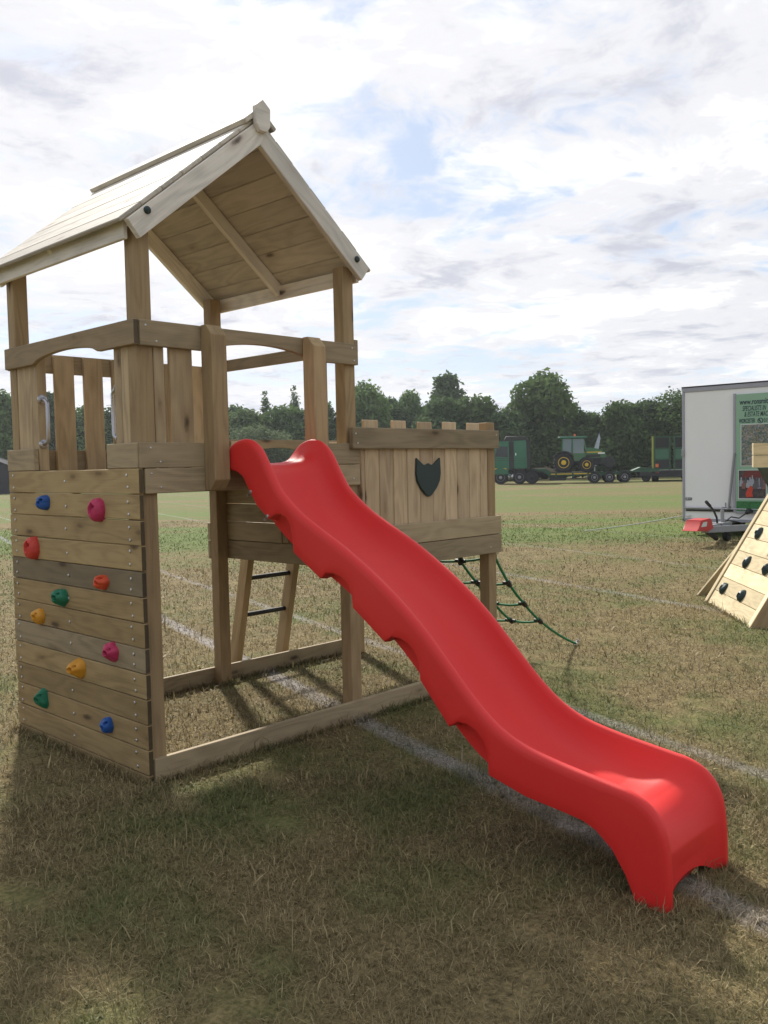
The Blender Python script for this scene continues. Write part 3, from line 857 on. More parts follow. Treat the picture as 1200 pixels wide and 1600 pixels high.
# small screw heads on rails
sc = MB()
for (x, z) in ((0.03, 2.14), (0.085, 2.07), (0.035, 1.575), (0.085, 1.51), (0.035, 1.455), (0.085, 1.39), (1.36, 2.14), (1.375, 2.07), (1.35, 1.40)):
    sc.lathe([(0.005, 0), (0.005, -0.0015), (0.003, -0.0022)], (x, -T - 0.0005, z), 1, 8)
for (x, z) in ((1.345, 1.655), (1.36, 1.60), (2.68, 1.66), (2.60, 0.905)):
    sc.lathe([(0.005, 0), (0.005, -0.0015), (0.003, -0.0022)], (x, -0.0605, z), 1, 8)
o = sc.obj('screw', STEEL, FR, smooth=30); o['kind'] = 'stuff'

# ------------------------------------------------------------------ slide
def build_slide():
    Tc = [(0.030, 1.487), (-0.030, 1.520), (-0.085, 1.568), (-0.135, 1.598), (-0.20, 1.613), (-0.26, 1.606), (-0.310, 1.580), (-0.352, 1.540), (-0.410, 1.450), (-0.478, 1.360), (-0.604, 1.266),
          (-0.731, 1.197), (-0.892, 1.118), (-1.045, 1.028), (-1.189, 0.932), (-1.326, 0.823), (-1.455, 0.699), (-1.579, 0.578), (-1.684, 0.495), (-1.798, 0.442), (-1.948, 0.410),
          (-2.102, 0.388), (-2.18, 0.378), (-2.234, 0.370), (-2.291, 0.347), (-2.336, 0.306), (-2.362, 0.250), (-2.374, 0.170), (-2.378, 0.09), (-2.380, -0.012)]
    Bc = [(0.010, 1.452), (-0.05, 1.462), (-0.112, 1.466), (-0.165, 1.452), (-0.205, 1.428), (-0.245, 1.372), (-0.305, 1.292), (-0.395, 1.226), (-0.43, 1.250), (-0.475, 1.254), (-0.52, 1.236), (-0.549, 1.198), (-0.560, 1.150), (-0.563, 1.080),
          (-0.744, 0.972), (-0.78, 1.000), (-0.83, 1.002), (-0.88, 0.987), (-0.922, 0.955), (-0.939, 0.915), (-0.944, 0.862),
          (-1.129, 0.735), (-1.165, 0.762), (-1.215, 0.762), (-1.262, 0.744), (-1.300, 0.708), (-1.317, 0.665), (-1.321, 0.607),
          (-1.470, 0.440), (-1.505, 0.469), (-1.555, 0.470), (-1.600, 0.452), (-1.640, 0.412), (-1.653, 0.370), (-1.657, 0.294), (-1.823, 0.252), (-1.985, 0.235), (-2.06, 0.225), (-2.11, 0.205), (-2.172, 0.155), (-2.219, 0.085), (-2.245, 0.03), (-2.262, -0.02)]
    Tc = np.array(Tc); Bc = np.array(Bc)
    # dense smooth rim curve (Catmull-Rom)
    def cr(P, per):
        Q = np.vstack([2 * P[0] - P[1], P, 2 * P[-1] - P[-2]]); o = []
        for i in range(1, len(Q) - 2):
            for k in range(per):
                f = k / per
                o.append(0.5 * ((2 * Q[i]) + (-Q[i - 1] + Q[i + 1]) * f + (2 * Q[i - 1] - 5 * Q[i] + 4 * Q[i + 1] - Q[i + 2]) * f * f + (-Q[i - 1] + 3 * Q[i] - 3 * Q[i + 1] + Q[i + 2]) * f ** 3))
        o.append(Q[-2]); return np.array(o)
    D = cr(Tc, 24)
    s = np.concatenate([[0], np.cumsum(np.linalg.norm(np.diff(D, axis=0), axis=1))])
    N = 420; ss = np.linspace(0, s[-1], N)
    P = np.stack([np.interp(ss, s, D[:, 0]), np.interp(ss, s, D[:, 1])], 1)
    for _ in range(6): P[1:-1] = 0.25 * P[:-2] + 0.5 * P[1:-1] + 0.25 * P[2:]
    tan = np.gradient(P, axis=0); tan /= np.linalg.norm(tan, axis=1)[:, None]
    nr = np.stack([-tan[:, 1], tan[:, 0]], 1)          # towards the underside
    nr = np.where((nr[:, 1] > 0.3)[:, None], -nr, nr)
    for _ in range(500): nr[1:-1] = 0.25 * nr[:-2] + 0.5 * nr[1:-1] + 0.25 * nr[2:]
    # explicit direction towards the ends
    key = [(0.0, (0.05, -1.0)), (0.20, (0.25, -0.97)), (0.42, (0.70, -0.71)), (0.60, (0.72, -0.69))]
    nr = np.array([v / np.linalg.norm(v) for v in nr])
    # foot: fan round the heel
    tot = s[-1]
    f0 = np.clip((ss - (tot - 0.62)) / 0.35, 0, 1); f1 = np.clip((ss - (tot - 0.20)) / 0.20, 0, 1)
    tgt = np.array([0.72, -0.69])
    nr = nr * (1 - f0[:, None]) + tgt * f0[:, None]
    nr = nr * (1 - f1[:, None]) + np.array([1.0, -0.03]) * f1[:, None]
    h0 = np.clip(1 - ss / 0.42, 0, 1)
    nr = nr * (1 - h0[:, None]) + np.array([0.12, -0.99]) * h0[:, None]
    nr /= np.linalg.norm(nr, axis=1)[:, None]
    def hit(p, d):
        best = None
        for a, b in zip(Bc[:-1], Bc[1:]):
            e = b - a; den = d[0] * e[1] - d[1] * e[0]
            if abs(den) < 1e-9: continue
            w = a - p; k = (w[0] * e[1] - w[1] * e[0]) / den; u = (w[0] * d[1] - w[1] * d[0]) / den
            if -1e-6 <= u <= 1 + 1e-6 and 0.03 < k < 0.5 and (best is None or k < best): best = k
        return best
    bo = [hit(P[i], nr[i]) for i in range(N)]
    last = 0.05
    idx = [i for i in range(N) if bo[i] is not None]
    bo = np.interp(np.arange(N), idx, [bo[i] for i in idx])
    # bed depth below the rim
    bed = np.interp(ss, [0, 0.04, 0.12, 0.22, 0.34, 0.60, tot - 0.62, tot - 0.40, tot - 0.20, tot], [0.004, 0.016, 0.062, 0.118, 0.135, 0.132, 0.128, 0.112, 0.060, 0.048])
    core = np.interp(ss, [0, 0.25, 0.50, 0.62, tot - 0.85, tot - 0.6, tot - 0.2, tot], [0.035, 0.13, 0.170, 0.192, 0.192, 0.160, 0.120, 0.085])
    core = np.where((ss < 0.45) | (ss > tot - 0.7), np.minimum(core, np.maximum(bo - 0.008, 0.02)), core)
    core = np.maximum(core, bed + 0.014)
    xm, hw = 0.665, 0.240
    V = []; F = []; ring = None
    for i in range(N):
        b_, m_, u_ = bo[i], bed[i], core[i]
        endk = max(0.0, (ss[i] - (tot - 0.14)) / 0.14)
        half = [(0.0, m_), (0.05, m_ * .995), (0.095, m_ * 0.965), (0.132, m_ * 0.885), (0.162, m_ * 0.74), (0.184, m_ * 0.50), (0.198, min(0.024, m_ * .3)), (0.203, 0.008), (0.209, 0.002), (0.216, 0.0), (0.226, 0.0015), (0.234, 0.008), (0.2385, 0.018),
                (0.240, min(0.040, b_ * 0.5)), (0.240, max(b_ * 0.55, b_ - 0.05)), (0.2395, b_ - 0.010), (0.237, b_ - 0.003), (0.231, b_), (0.196, b_ + 0.004), (0.180, b_ * 0.55 + u_ * 0.45), (0.176, u_), (0.10, u_), (0.0, u_)]
        if i == 0: ring = len(half) * 2 - 2
        full = half + [(-x, o) for (x, o) in reversed(half[1:-1])]
        for (x, o) in full:
            q = P[i] + nr[i] * o
            V.append((xm + x, q[0], max(q[1], -0.012)))
    for i in range(N - 1):
        for k in range(ring):
            F.append((i * ring + k, i * ring + (k + 1) % ring, (i + 1) * ring + (k + 1) % ring, (i + 1) * ring + k))
    F.append(tuple(range(ring))); F.append(tuple((N - 1) * ring + k for k in range(ring)))
    # the lower lip of the bed lifts into an arch between the feet
    for i in range(N):
        if ss[i] > tot - 0.16:
            for k in range(ring):
                x, y, z = V[i * ring + k]
                ax = abs(x - xm)
                if ax < 0.185:
                    lift = 0.060 * (1 - (ax / 0.185) ** 2) ** 0.8
                    f = (ss[i] - (tot - 0.16)) / 0.16; f = f * f * (3 - 2 * f)
                    V[i * ring + k] = (x, y, z + lift * f)
    me = bpy.data.meshes.new('slide'); me.from_pydata(V, [], F)
    bm = bmesh.new(); bm.from_mesh(me); bmesh.ops.recalc_face_normals(bm, faces=bm.faces); bm.to_mesh(me); bm.free()
    o = mesh_obj('slide', me, RED, smooth=42)
    tag(o, 'glossy red plastic wavy slide running down from the wooden tower', 'slide')
    for (y, z) in ((-0.262, 1.345), (-0.385, 1.232)):
        b = MB(); b.lathe([(0.010, 0.012), (0.010, 0.0), (0.0085, -0.004), (0.003, -0.005)], (0.4245, y - 0.004, z + 0.012), 0, 12)
        b.tube([(0.43, y + 0.012, z - 0.004), (0.418, y + 0.012, z - 0.004)], 0.007, 8)
        b.obj('fixing_bolt', STEEL, o, smooth=40)
    return o


build_slide()

# ------------------------------------------------------------------ trees
def leaf_cloud(name, lobes, n, size, mat, seed, droop=0.0, core=0.35):
    """leaf-sized faces spread through overlapping lobes (cx,cy,cz,rx,ry,rz)"""
    g = np.random.default_rng(seed)
    vol = np.array([l[3] * l[4] * l[5] for l in lobes]) ** 0.75; pr = vol / vol.sum()
    k = g.choice(len(lobes), n, p=pr); Lb = np.array(lobes)[k]
    d = g.normal(0, 1, (n, 3)); d /= np.linalg.norm(d, axis=1)[:, None]
    rad = g.uniform(core, 1.0, n) ** 0.5 * g.uniform(0.85, 1.12, n)
    # twig clusters
    c = Lb[:, :3] + d * Lb[:, 3:] * rad[:, None]
    c += g.normal(0, 0.14, (n, 3)); c[:, 2] = np.maximum(c[:, 2], 0.15)
    nm = d * 0.6 + g.normal(0, 0.7, (n, 3)) + np.array([0, 0, 0.5]); nm /= np.linalg.norm(nm, axis=1)[:, None]
    a = np.cross(nm, g.normal(0, 1, (n, 3))); a /= np.linalg.norm(a, axis=1)[:, None]; b = np.cross(nm, a)
    s = size * g.uniform(0.55, 1.35, n)[:, None]
    V = np.stack([c - a * s, c - b * s * 0.55, c + a * s + np.array([0, 0, -droop]) * s, c + b * s * 0.55], 1).reshape(-1, 3).astype(np.float32)
    me = bpy.data.meshes.new(name)
    me.vertices.add(4 * n); me.vertices.foreach_set('co', V.reshape(-1))
    me.loops.add(4 * n); me.loops.foreach_set('vertex_index', np.arange(4 * n, dtype=np.int32))
    me.polygons.add(n); me.polygons.foreach_set('loop_start', np.arange(n, dtype=np.int32) * 4)
    at = me.attributes.new('tone', 'FLOAT', 'POINT')
    lobe_t = g.uniform(0, 1, len(lobes))[k]
    tone = np.clip(0.55 * lobe_t + 0.45 * g.uniform(0, 1, n), 0, 1)
    at.data.foreach_set('value', np.repeat(tone, 4).astype(np.float32))
    me.update(calc_edges=True); me.materials.append(mat)
    return me


def lobes_broad(seed, h, w, n=16, low=0.12):
    g = random.Random(seed); o = []
    for i in range(n):
        f = (i + 0.5) / n; z = h * (low + (0.92 - low) * f)
        prof = math.sin(math.pi * min(1, 0.22 + 0.72 * f)) ** 0.7
        a = i * 2.4 + g.uniform(-.5, .5); rr = w * 0.5 * prof * g.uniform(0.35, 0.72)
        sz = w * g.uniform(0.17, 0.27) * (0.65 + 0.5 * prof)
        o.append((rr * math.cos(a), rr * math.sin(a), z, sz, sz, sz * g.uniform(0.7, 1.0)))
    o.append((0, 0, h * 0.5, w * 0.30, w * 0.30, h * 0.34))
    o.append((0, 0, h * 0.86, w * 0.16, w * 0.16, h * 0.12))
    return o


def conifer_mesh(seed, h, w, mat, n=7000):
    g = np.random.default_rng(seed); lob = []
    for i in range(13):
        f = i / 12; z = h * (0.10 + 0.86 * f); r = w * 0.5 * (1 - f) ** 0.8 + 0.10; m_ = 7 if f < 0.7 else 4
        for k in range(m_):
            a = k * 2 * math.pi / m_ + i * 0.7 + g.uniform(-.3, .3); q = r * g.uniform(0.55, 1.05)
            lob.append((q * math.cos(a) * .6, q * math.sin(a) * .6, z - q * 0.25, 0.36 * q + .06, 0.36 * q + .06, 0.13 + 0.06 * q))
        lob.append((0, 0, z, 0.25 * r + .08, .25 * r + .08, 0.4))
    return leaf_cloud('conifer_crown', lob, n, 0.16, mat, seed, 0.25, 0.1)


def trunk_mesh(name, h, r, seed, limbs=7, w=4):
    g = random.Random(seed); b = MB()
    p = [(0.06 * g.uniform(-1, 1) * k, 0.06 * g.uniform(-1, 1) * k, h * k / 5) for k in range(6)]
    p[0] = (0, 0, -0.15)
    b.tube(p, [r * 1.25, r, r * .86, r * .68, r * .45, r * .18], 8)
    for i in range(limbs):
        f = 0.28 + 0.6 * i / limbs; q = Vector(p[0]).lerp(Vector(p[5]), f); a = i * 2.4 + g.uniform(-.4, .4); ln = w * 0.42 * (1.1 - f * 0.6)
        e = q + Vector((math.cos(a) * ln, math.sin(a) * ln, ln * 0.7))
        b.tube([q, q.lerp(e, 0.5) + Vector((0, 0, -0.1)), e], [r * 0.42, r * 0.28, r * 0.08], 6)
    me = b.mesh(name); me.materials.append(BARK); me.shade_smooth(); return me


H0 = 8.0                                   # the crown prototypes are 8 m tall
CROWN = {
    'broad0': (leaf_cloud('crown', lobes_broad(1, 8, 6.4), 20000, 0.20, LEAF, 1), LEAF),
    'broad1': (leaf_cloud('crown', lobes_broad(2, 8, 6.8, 19), 20000, 0.20, LEAF, 2), LEAF),
    'broad2': (leaf_cloud('crown', lobes_broad(3, 8, 6.2, 14), 20000, 0.20, LEAF, 3), LEAF),
    'dark0': (leaf_cloud('crown', lobes_broad(4, 8, 6.4, 17), 20000, 0.19, LEAF_D, 4), LEAF_D),
    'dark1': (leaf_cloud('crown', lobes_broad(5, 8, 6.0, 15), 20000, 0.19, LEAF_D, 5), LEAF_D),
    'airy': (leaf_cloud('crown', lobes_broad(6, 8, 7.2, 22, 0.2), 13000, 0.16, LEAF, 6, 0, 0.6), LEAF),
    'olive': (leaf_cloud('crown', lobes_broad(7, 8, 9.5, 20, 0.1), 20000, 0.18, LEAF_O, 7), LEAF_O),
    'conifer': (conifer_mesh(8, 8, 4.2, LEAF_D), LEAF_D),
    'pine': (leaf_cloud('crown', [(0.9 * math.cos(a) * k, 0.9 * math.sin(a) * k, 8 - 1.15 * j, 0.75 + .22 * j, 0.75 + .22 * j, 0.75) for j in range(6) for k, a in ((0.2 + .28 * j, 1.3 * j), (0.2 + .28 * j, 1.3 * j + 2.1), (0.2 + .28 * j, 1.3 * j + 4.2))], 14000, 0.18, LEAF_D, 9), LEAF_D),
}
TRUNK = [trunk_mesh('trunk', 6.8, 0.22, k, w=5.5) for k in range(4)]


def tree(name, x, y, h, w, kind, label, k, rot):
    sx = w / 6.4 if kind != 'conifer' else w / 4.2
    if kind == 'olive': sx = w / 9.5
    sz = h / H0
    t = empty(name, label, 'tree', Matrix.Translation((x, y, 0)) @ Matrix.Rotation(rot, 4, 'Z') @ Matrix.Diagonal((sx, sx, sz, 1)), 'trees along the far edge of the field')
    for nm, me in (('trunk', TRUNK[k % 4]), ('crown', CROWN[kind][0])):
        o = bpy.data.objects.new(nm, me); COL.objects.link(o); o.parent = t
    return t


TREES = [
    ('broadleaf_tree', 30.0, 71.4, 7.9, 7.0, 'broad0', 'bushy tree at the far left edge of the field behind dark shed'),
    ('broadleaf_tree', 33.6, 69.8, 8.3, 4.8, 'dark0', 'tall dark tree seen through the slats by the left grab handle'),
    ('broadleaf_tree', 35.6, 67.2, 6.6, 5.2, 'broad1', 'lower tree seen through the gap in the tower back slats'),
    ('broadleaf_tree', 39.0, 66.4, 7.0, 6.4, 'broad2', 'tree hidden mostly behind the right grab handle and tower slats'),
    ('broadleaf_tree', 42.6, 65.6, 7.2, 6.4, 'dark1', 'tree mostly hidden behind the front slats of the tower'),
    ('broadleaf_tree', 45.8, 64.8, 7.0, 6.2, 'broad0', 'tree mostly hidden behind the left newel post of the slide'),
    ('broadleaf_tree', 49.5, 65.4, 7.4, 7.6, 'dark0', 'dark round tree just right of the left newel post'),
    ('conifer_tree', 57.6, 70.4, 9.4, 4.6, 'conifer', 'pointed conifer on the skyline, left of the pair between the newel posts'),
    ('conifer_tree', 60.2, 68.7, 10.0, 4.0, 'conifer', 'slender conifer on the skyline beside the right newel post'),
    ('broadleaf_bush', 43.4, 53.4, 4.5, 7.6, 'olive', 'wide pale olive bush low in front of the trees between newel posts'),
    ('broadleaf_tree', 47.4, 60.2, 6.3, 6.4, 'broad1', 'mid green tree behind the olive bush, left part'),
    ('broadleaf_tree', 51.0, 59.5, 6.9, 6.4, 'broad2', 'mid green tree under the slender conifer, behind the olive bush'),
    ('broadleaf_tree', 53.6, 57.4, 7.2, 6.0, 'dark1', 'tree mostly hidden behind the right newel post'),
    ('broadleaf_tree', 54.8, 52.7, 8.5, 5.2, 'broad0', 'tall rounded tree right beside the tower right front post'),
    ('broadleaf_tree', 59.0, 54.0, 7.8, 6.0, 'dark0', 'dark tree behind the leftmost castle battlements'),
    ('broadleaf_tree', 61.9, 53.9, 8.3, 5.0, 'broad2', 'pointed green tree above the second castle battlement'),
    ('pine_tree', 69.1, 55.0, 9.6, 9.0, 'pine', 'dark spiky pine rising highest above the castle battlements'),
    ('broadleaf_tree', 56.3, 45.3, 7.0, 6.6, 'dark1', 'dense dark tree standing in front of the spiky pine'),
    ('broadleaf_tree', 60.0, 44.3, 6.9, 6.2, 'broad1', 'tree above the right end of the castle front'),
    ('broadleaf_tree', 60.4, 41.2, 5.9, 5.6, 'dark0', 'lower dark tree directly behind the green truck cab'),
    ('broadleaf_tree', 64.1, 40.0, 8.9, 7.2, 'broad0', 'largest rounded tree standing behind the truck and its trailer'),
    ('broadleaf_tree', 66.4, 36.8, 5.6, 5.2, 'dark1', 'low dark tree in the dip behind the farm tractor bonnet'),
    ('broadleaf_tree', 66.9, 34.2, 6.3, 5.6, 'broad2', 'tree right of the dip behind the empty trailer deck'),
    ('broadleaf_tree', 69.5, 32.9, 6.6, 5.6, 'dark0', 'dark tree behind the raised green ramps, left of the airy tree'),
    ('broadleaf_tree', 70.2, 30.6, 6.9, 6.4, 'airy', 'loose airy tree with sky showing through beside the white trailer'),
    ('broadleaf_tree', 74.4, 29.2, 6.0, 6.2, 'broad1', 'tree hidden behind the left half of the white trailer'),
]
for i, (nm, x, y, h, w, kd, lb_) in enumerate(TREES):
    tree(nm, x, y, h * 1.02, w, kd, lb_, i, i * 1.7)


def hedge():
    g = random.Random(4); lob = []
    pts = [(24, 76), (34, 70.5), (46, 67.5), (53, 61.5), (58.5, 52.5), (62.5, 44), (66.5, 38.5), (71, 32), (77, 26)]
    for a, b in zip(pts[:-1], pts[1:]):
        n = max(2, int(math.hypot(b[0] - a[0], b[1] - a[1]) / 1.1))
        for k in range(n):
            f = k / n; lob.append((a[0] + (b[0] - a[0]) * f + g.uniform(-.8, .8), a[1] + (b[1] - a[1]) * f + g.uniform(-.8, .8), g.uniform(0.9, 1.7), 1.3, 1.3, g.uniform(1.3, 2.1)))
    me = leaf_cloud('undergrowth', lob, 60000, 0.20, LEAF_D, 77)
    o = bpy.data.objects.new('undergrowth', me); link(o)
    tag(o, 'dark tangled undergrowth below the far trees', 'undergrowth', kind='stuff')


hedge()

# ------------------------------------------------------------------ vehicles at the far side
ex_ = Vector((0.55, -0.835, 0)).normalized(); ey_ = Vector((-ex_.y, ex_.x, 0))


def vehicle(name, label, cat, s0=0.0, y0=0.0, z0=0.0):
    mw = Matrix.Identity(4); o = Vector((47.0, 32.5, 0)) + ex_ * s0 + ey_ * y0
    for r in range(3): mw[r][0] = ex_[r]; mw[r][1] = ey_[r]; mw[r][2] = (0, 0, 1)[r]; mw[r][3] = (o.x, o.y, z0)[r]
    return empty(name, label, cat, mw)


def part(b, name, mat, par, root, bevel=0.0, smooth=None, seg=1):
    return b.obj(name, mat, par, bevel, smooth, WM[root.name], seg)


def wheel(root, x, y, z, r, w, rim_mat, rim_r=0.55, lugs=0):
    """y: outer face; w: width going away"""
    b = MB(); b.lathe([(r * 0.60, 0.02), (r * 0.86, 0.0), (r * 0.97, w * 0.10), (r, w * 0.25), (r, w * 0.75), (r * .97, w * .9), (r * .86, w), (r * .6, w)], (x, y, z), 1, 26)
    for k in range(lugs):
        a = 2 * math.pi * k / lugs; c = Vector((x + math.cos(a) * r, 0, z + math.sin(a) * r)); d = Vector((math.cos(a), 0, math.sin(a))); q = Vector((-d.z, 0, d.x))
        for (ya, yb, sg) in ((y + 0.02, y + w * .5, 1), (y + w * .5, y + w - .02, -1)):
            vs = []
            for yy, sh in ((ya, sg * .07), (yb, 0)):
                for u in (-.035, .035):
                    for hh in (-.03, .035):
                        p = c + q * (u + sh) + d * hh; vs.append((p.x, yy, p.z))
            b.add(vs, [(0, 1, 3, 2), (4, 6, 7, 5), (0, 4, 5, 1), (2, 3, 7, 6), (0, 2, 6, 4), (1, 5, 7, 3)])
    ty = part(b, 'wheel', TYRE, root, root, smooth=35)
    b = MB(); b.lathe([(r * 0.62, 0.03), (r * rim_r, 0.012), (r * rim_r * 0.92, 0.03), (r * 0.26, 0.028), (r * 0.22, -0.012), (r * .08, -0.02)], (x, y, z), 1, 20)
    part(b, 'rim', rim_mat, ty, root, smooth=30)


# truck: cab to the left
tk = vehicle('truck', 'dark green articulated truck unit parked behind the castle corner', 'truck')
b = MB(); b.box(-0.2, 5.0, 0.45, 0.75, 0.62, 0.86); b.box(-0.2, 5.0, 1.75, 2.05, 0.62, 0.86); b.box(2.3, 4.4, 0.3, 2.2, 0.86, 0.96)
part(b, 'chassis', DARK, tk, tk)
prof = [(-0.42, 0.62), (-0.46, 1.15), (-0.40, 1.75), (-0.20, 2.55), (0.10, 2.92), (2.02, 2.98), (2.08, 1.05), (0.80, 1.02), (0.72, 0.80), (0.66, 0.62)]
b = MB(); b.prism(prof, 1, 0.02, 2.48); part(b, 'cab', VGREEN, tk, tk, 0.05, 40, 2)
b = MB(); b.prism([(0.42, 2.90), (0.62, 3.28), (2.02, 3.22), (2.06, 2.97)], 1, 0.08, 2.42); part(b, 'roof_spoiler', DARK, tk, tk, 0.04, 40)
b = MB(); b.prism([(-0.12, 1.90), (0.02, 2.55), (0.30, 2.60), (0.72, 2.55), (0.74, 1.85)], 1, 0.005, 0.03); part(b, 'side_window', GLASS_D, tk, tk)
b = MB(); b.prism([(-0.425, 1.80), (-0.225, 2.55), (-0.20, 2.54), (-0.40, 1.78)], 1, 0.2, 2.3); part(b, 'windscreen', GLASS_D, tk, tk)
b = MB(); b.box(0.80, 1.16, 0.0, 0.10, 0.95, 2.92); part(b, 'side_deflector', DARK, tk, tk, 0.03)
b = MB(); b.box(1.95, 2.25, 0.02, 0.30, 0.95, 3.05); part(b, 'side_deflector', DARK, tk, tk, 0.03)
b = MB(); b.box(-0.34, -0.16, -0.22, -0.06, 1.95, 2.30); b.tube([(-0.15, 0.05, 2.33), (-0.25, -0.14, 2.28)], 0.02, 6); part(b, 'mirror', DARK, tk, tk, 0.02)
b = MB(); b.box(-0.25, 0.05, 0.008, 0.02, 1.02, 1.10); b.box(0.12, 0.62, 0.008, 0.02, 1.02, 1.10); part(b, 'marker_stripe', YELLOW, tk, tk)
b = MB()
for z in (0.70, 1.62, 1.76): b.box(-0.43, 1.9 if z > 1 else 0.64, 0.006, 0.022, z, z + 0.02)
part(b, 'body_moulding', DARK, tk, tk)
b = MB(); b.box(1.24, 1.30, 0.0, 0.02, 1.95, 2.12); part(b, 'door_badge', WHITE, tk, tk)
b = MB(); b.lathe([(0.27, 0), (0.30, 0.04), (0.30, 0.60), (0.27, 0.64)], (0.0, 0.0, 0.0), 0, 18)
fu = MB(); fu.v = [(x + 0.72, y + 0.36, z + 0.52) for x, y, z in b.v]; fu.f = b.f
part(fu, 'fuel_tank', STEEL, tk, tk, smooth=40)
b = MB()
for x in (0.88, 1.16): b.box(x, x + 0.05, 0.05, 0.68, 0.21, 0.83)
part(b, 'tank_strap', DARK, tk, tk)
pr = [(0.22 + 0.66 * math.cos(a), 0.47 + 0.66 * math.sin(a)) for a in np.linspace(0.1, math.pi - 0.1, 10)] + [(0.22 + 0.56 * math.cos(a), 0.47 + 0.56 * math.sin(a)) for a in np.linspace(math.pi - 0.1, 0.1, 10)]
b = MB(); b.prism(pr, 1, 0.0, 0.5); part(b, 'mudguard', VGREEN, tk, tk)
for x in (1.50, 2.34):
    pr = [(x + 0.60 * math.cos(a), 0.46 + 0.60 * math.sin(a)) for a in np.linspace(0.3, math.pi - 0.3, 8)] + [(x + 0.55 * math.cos(a), 0.46 + 0.55 * math.sin(a)) for a in np.linspace(math.pi - 0.3, 0.3, 8)]
    b = MB(); b.prism(pr, 1, 0.05, 0.5); part(b, 'mudguard', DARK, tk, tk)
for x in (0.22, 1.50, 2.34):
    wheel(tk, x, 0.04, 0.47, 0.47, 0.36, GALV if x < 2 else DARK, 0.58); wheel(tk, x, 2.10, 0.47, 0.47, 0.36, GALV, 0.58)

# low loader
ll = vehicle('low_loader_trailer', 'long low dark green trailer carrying the tractor behind the truck', 'trailer')
b = MB(); b.prism([(2.05, 1.02), (3.3, 1.00), (3.75, 0.70), (8.6, 0.70), (8.6, 0.52), (3.5, 0.50), (3.0, 0.84), (2.05, 0.88)], 1, 0.15, 2.35)
b.box(6.2, 10.75, 0.10, 2.40, 0.66, 0.74)
for x in (3.9, 5.0, 6.0): b.box(x, x + 0.10, 0.05, 0.15, 0.40, 0.72)
part(b, 'bed', LGREEN, ll, ll, 0.01)
b = MB(); b.box(3.6, 6.6, 0.095, 0.148, 0.60, 0.66); part(b, 'marker_stripe', YELLOW, ll, ll)
for k in range(11):
    b = MB(); b.box(3.72 + k * 0.44, 4.12 + k * 0.44, 0.2, 2.3, 0.703, 0.735); part(b, 'deck_plank', DECK, ll, ll)
b = MB(); b.box(2.35, 3.3, 0.3, 1.0, 1.03, 1.08); part(b, 'loading_ramp', DECK, ll, ll)
b = MB(); b.prism([(3.5, 0.76), (3.15, 1.20), (3.20, 1.23), (4.0, 0.80)], 1, 0.25, 0.75); part(b, 'loading_ramp', DECK, ll, ll)
b = MB(); b.prism([(8.9, 0.745), (9.5, 0.99), (10.6, 0.86), (10.75, 0.745)], 1, 0.4, 2.0); part(b, 'spare_ramp', LGREEN, ll, ll)
b = MB(); b.prism([(9.4, 0.72), (10.95, 0.52), (10.95, 0.36), (9.4, 0.40)], 1, 0.12, 2.38); part(b, 'tail', DARK, ll, ll)
b = MB(); b.box(3.5, 4.6, 0.25, 0.9, 0.20, 0.50); b.box(5.0, 5.15, .2, .4, .3, .52); part(b, 'tool_box', DARK, ll, ll)
for x in (6.47, 7.45, 8.44):
    wheel(ll, x, 0.05, 0.36, 0.38, 0.36, GALV, 0.5); wheel(ll, x, 2.05, 0.36, 0.38, 0.36, GALV, 0.5)
    b = MB(); b.box(x - 0.44, x + 0.44, 0.04, 0.42, 0.745, 0.775); part(b, 'mudguard', DARK, ll, ll)
wheel(ll, 9.85, 0.30, 0.27, 0.28, 0.3, DARK, 0.5)

# tractor on the low loader, bonnet to the right
tr = vehicle('farm_tractor', 'green farm tractor with yellow wheel hubs standing on the trailer', 'tractor', 0, 0.25, 0.735)
b = MB(); b.box(4.3, 7.1, 0.62, 1.10, 0.45, 0.95); b.box(6.85, 7.25, 0.5, 1.2, 0.5, 0.95); b.box(3.95, 4.4, 0.5, 1.2, 0.6, 1.1); part(b, 'chassis', DARK, tr, tr, 0.03)
b = MB(); b.prism([(5.75, 0.90), (5.75, 1.66), (6.4, 1.64), (7.05, 1.48), (7.28, 1.22), (7.30, 0.92)], 1, 0.58, 1.14); part(b, 'bonnet', TGREEN, tr, tr, 0.05, 40, 2)
b = MB(); b.box(5.75, 7.0, 0.568, 0.582, 1.30, 1.36); part(b, 'bonnet_stripe', YELLOW, tr, tr)
b = MB(); b.box(6.75, 7.20, 0.572, 0.60, 1.20, 1.30); part(b, 'headlight', WHITE, tr, tr, 0.01)
b = MB(); b.box(5.85, 6.9, 0.566, 0.584, 1.0, 1.18); part(b, 'grille', DARK, tr, tr)
cb = MB()
for (p, q) in (((4.35, 0.35, 1.25), (4.42, 0.42, 2.28)), ((4.35, 1.37, 1.25), (4.42, 1.30, 2.28)), ((5.05, 0.30, 0.75), (5.05, 0.40, 2.30)), ((5.05, 1.42, 0.75), (5.05, 1.32, 2.30)), ((5.98, 0.48, 1.25), (5.78, 0.45, 2.30)), ((5.98, 1.24, 1.25), (5.78, 1.27, 2.30))):
    cb.tube([p, q], 0.045, 6)
cb.box(4.3, 5.95, 0.4, 1.32, 0.75, 1.27)
part(cb, 'cab', TGREEN, tr, tr)
b = MB(); b.box(4.38, 5.02, 0.395, 0.405, 1.27, 2.26); b.box(5.08, 5.82, 0.405, 0.415, 1.27, 2.26); b.box(4.38, 5.82, 1.30, 1.31, 1.27, 2.26); b.box(5.84, 5.85, 0.5, 1.22, 1.3, 2.26); part(b, 'cab_window', GLASS, tr, tr)
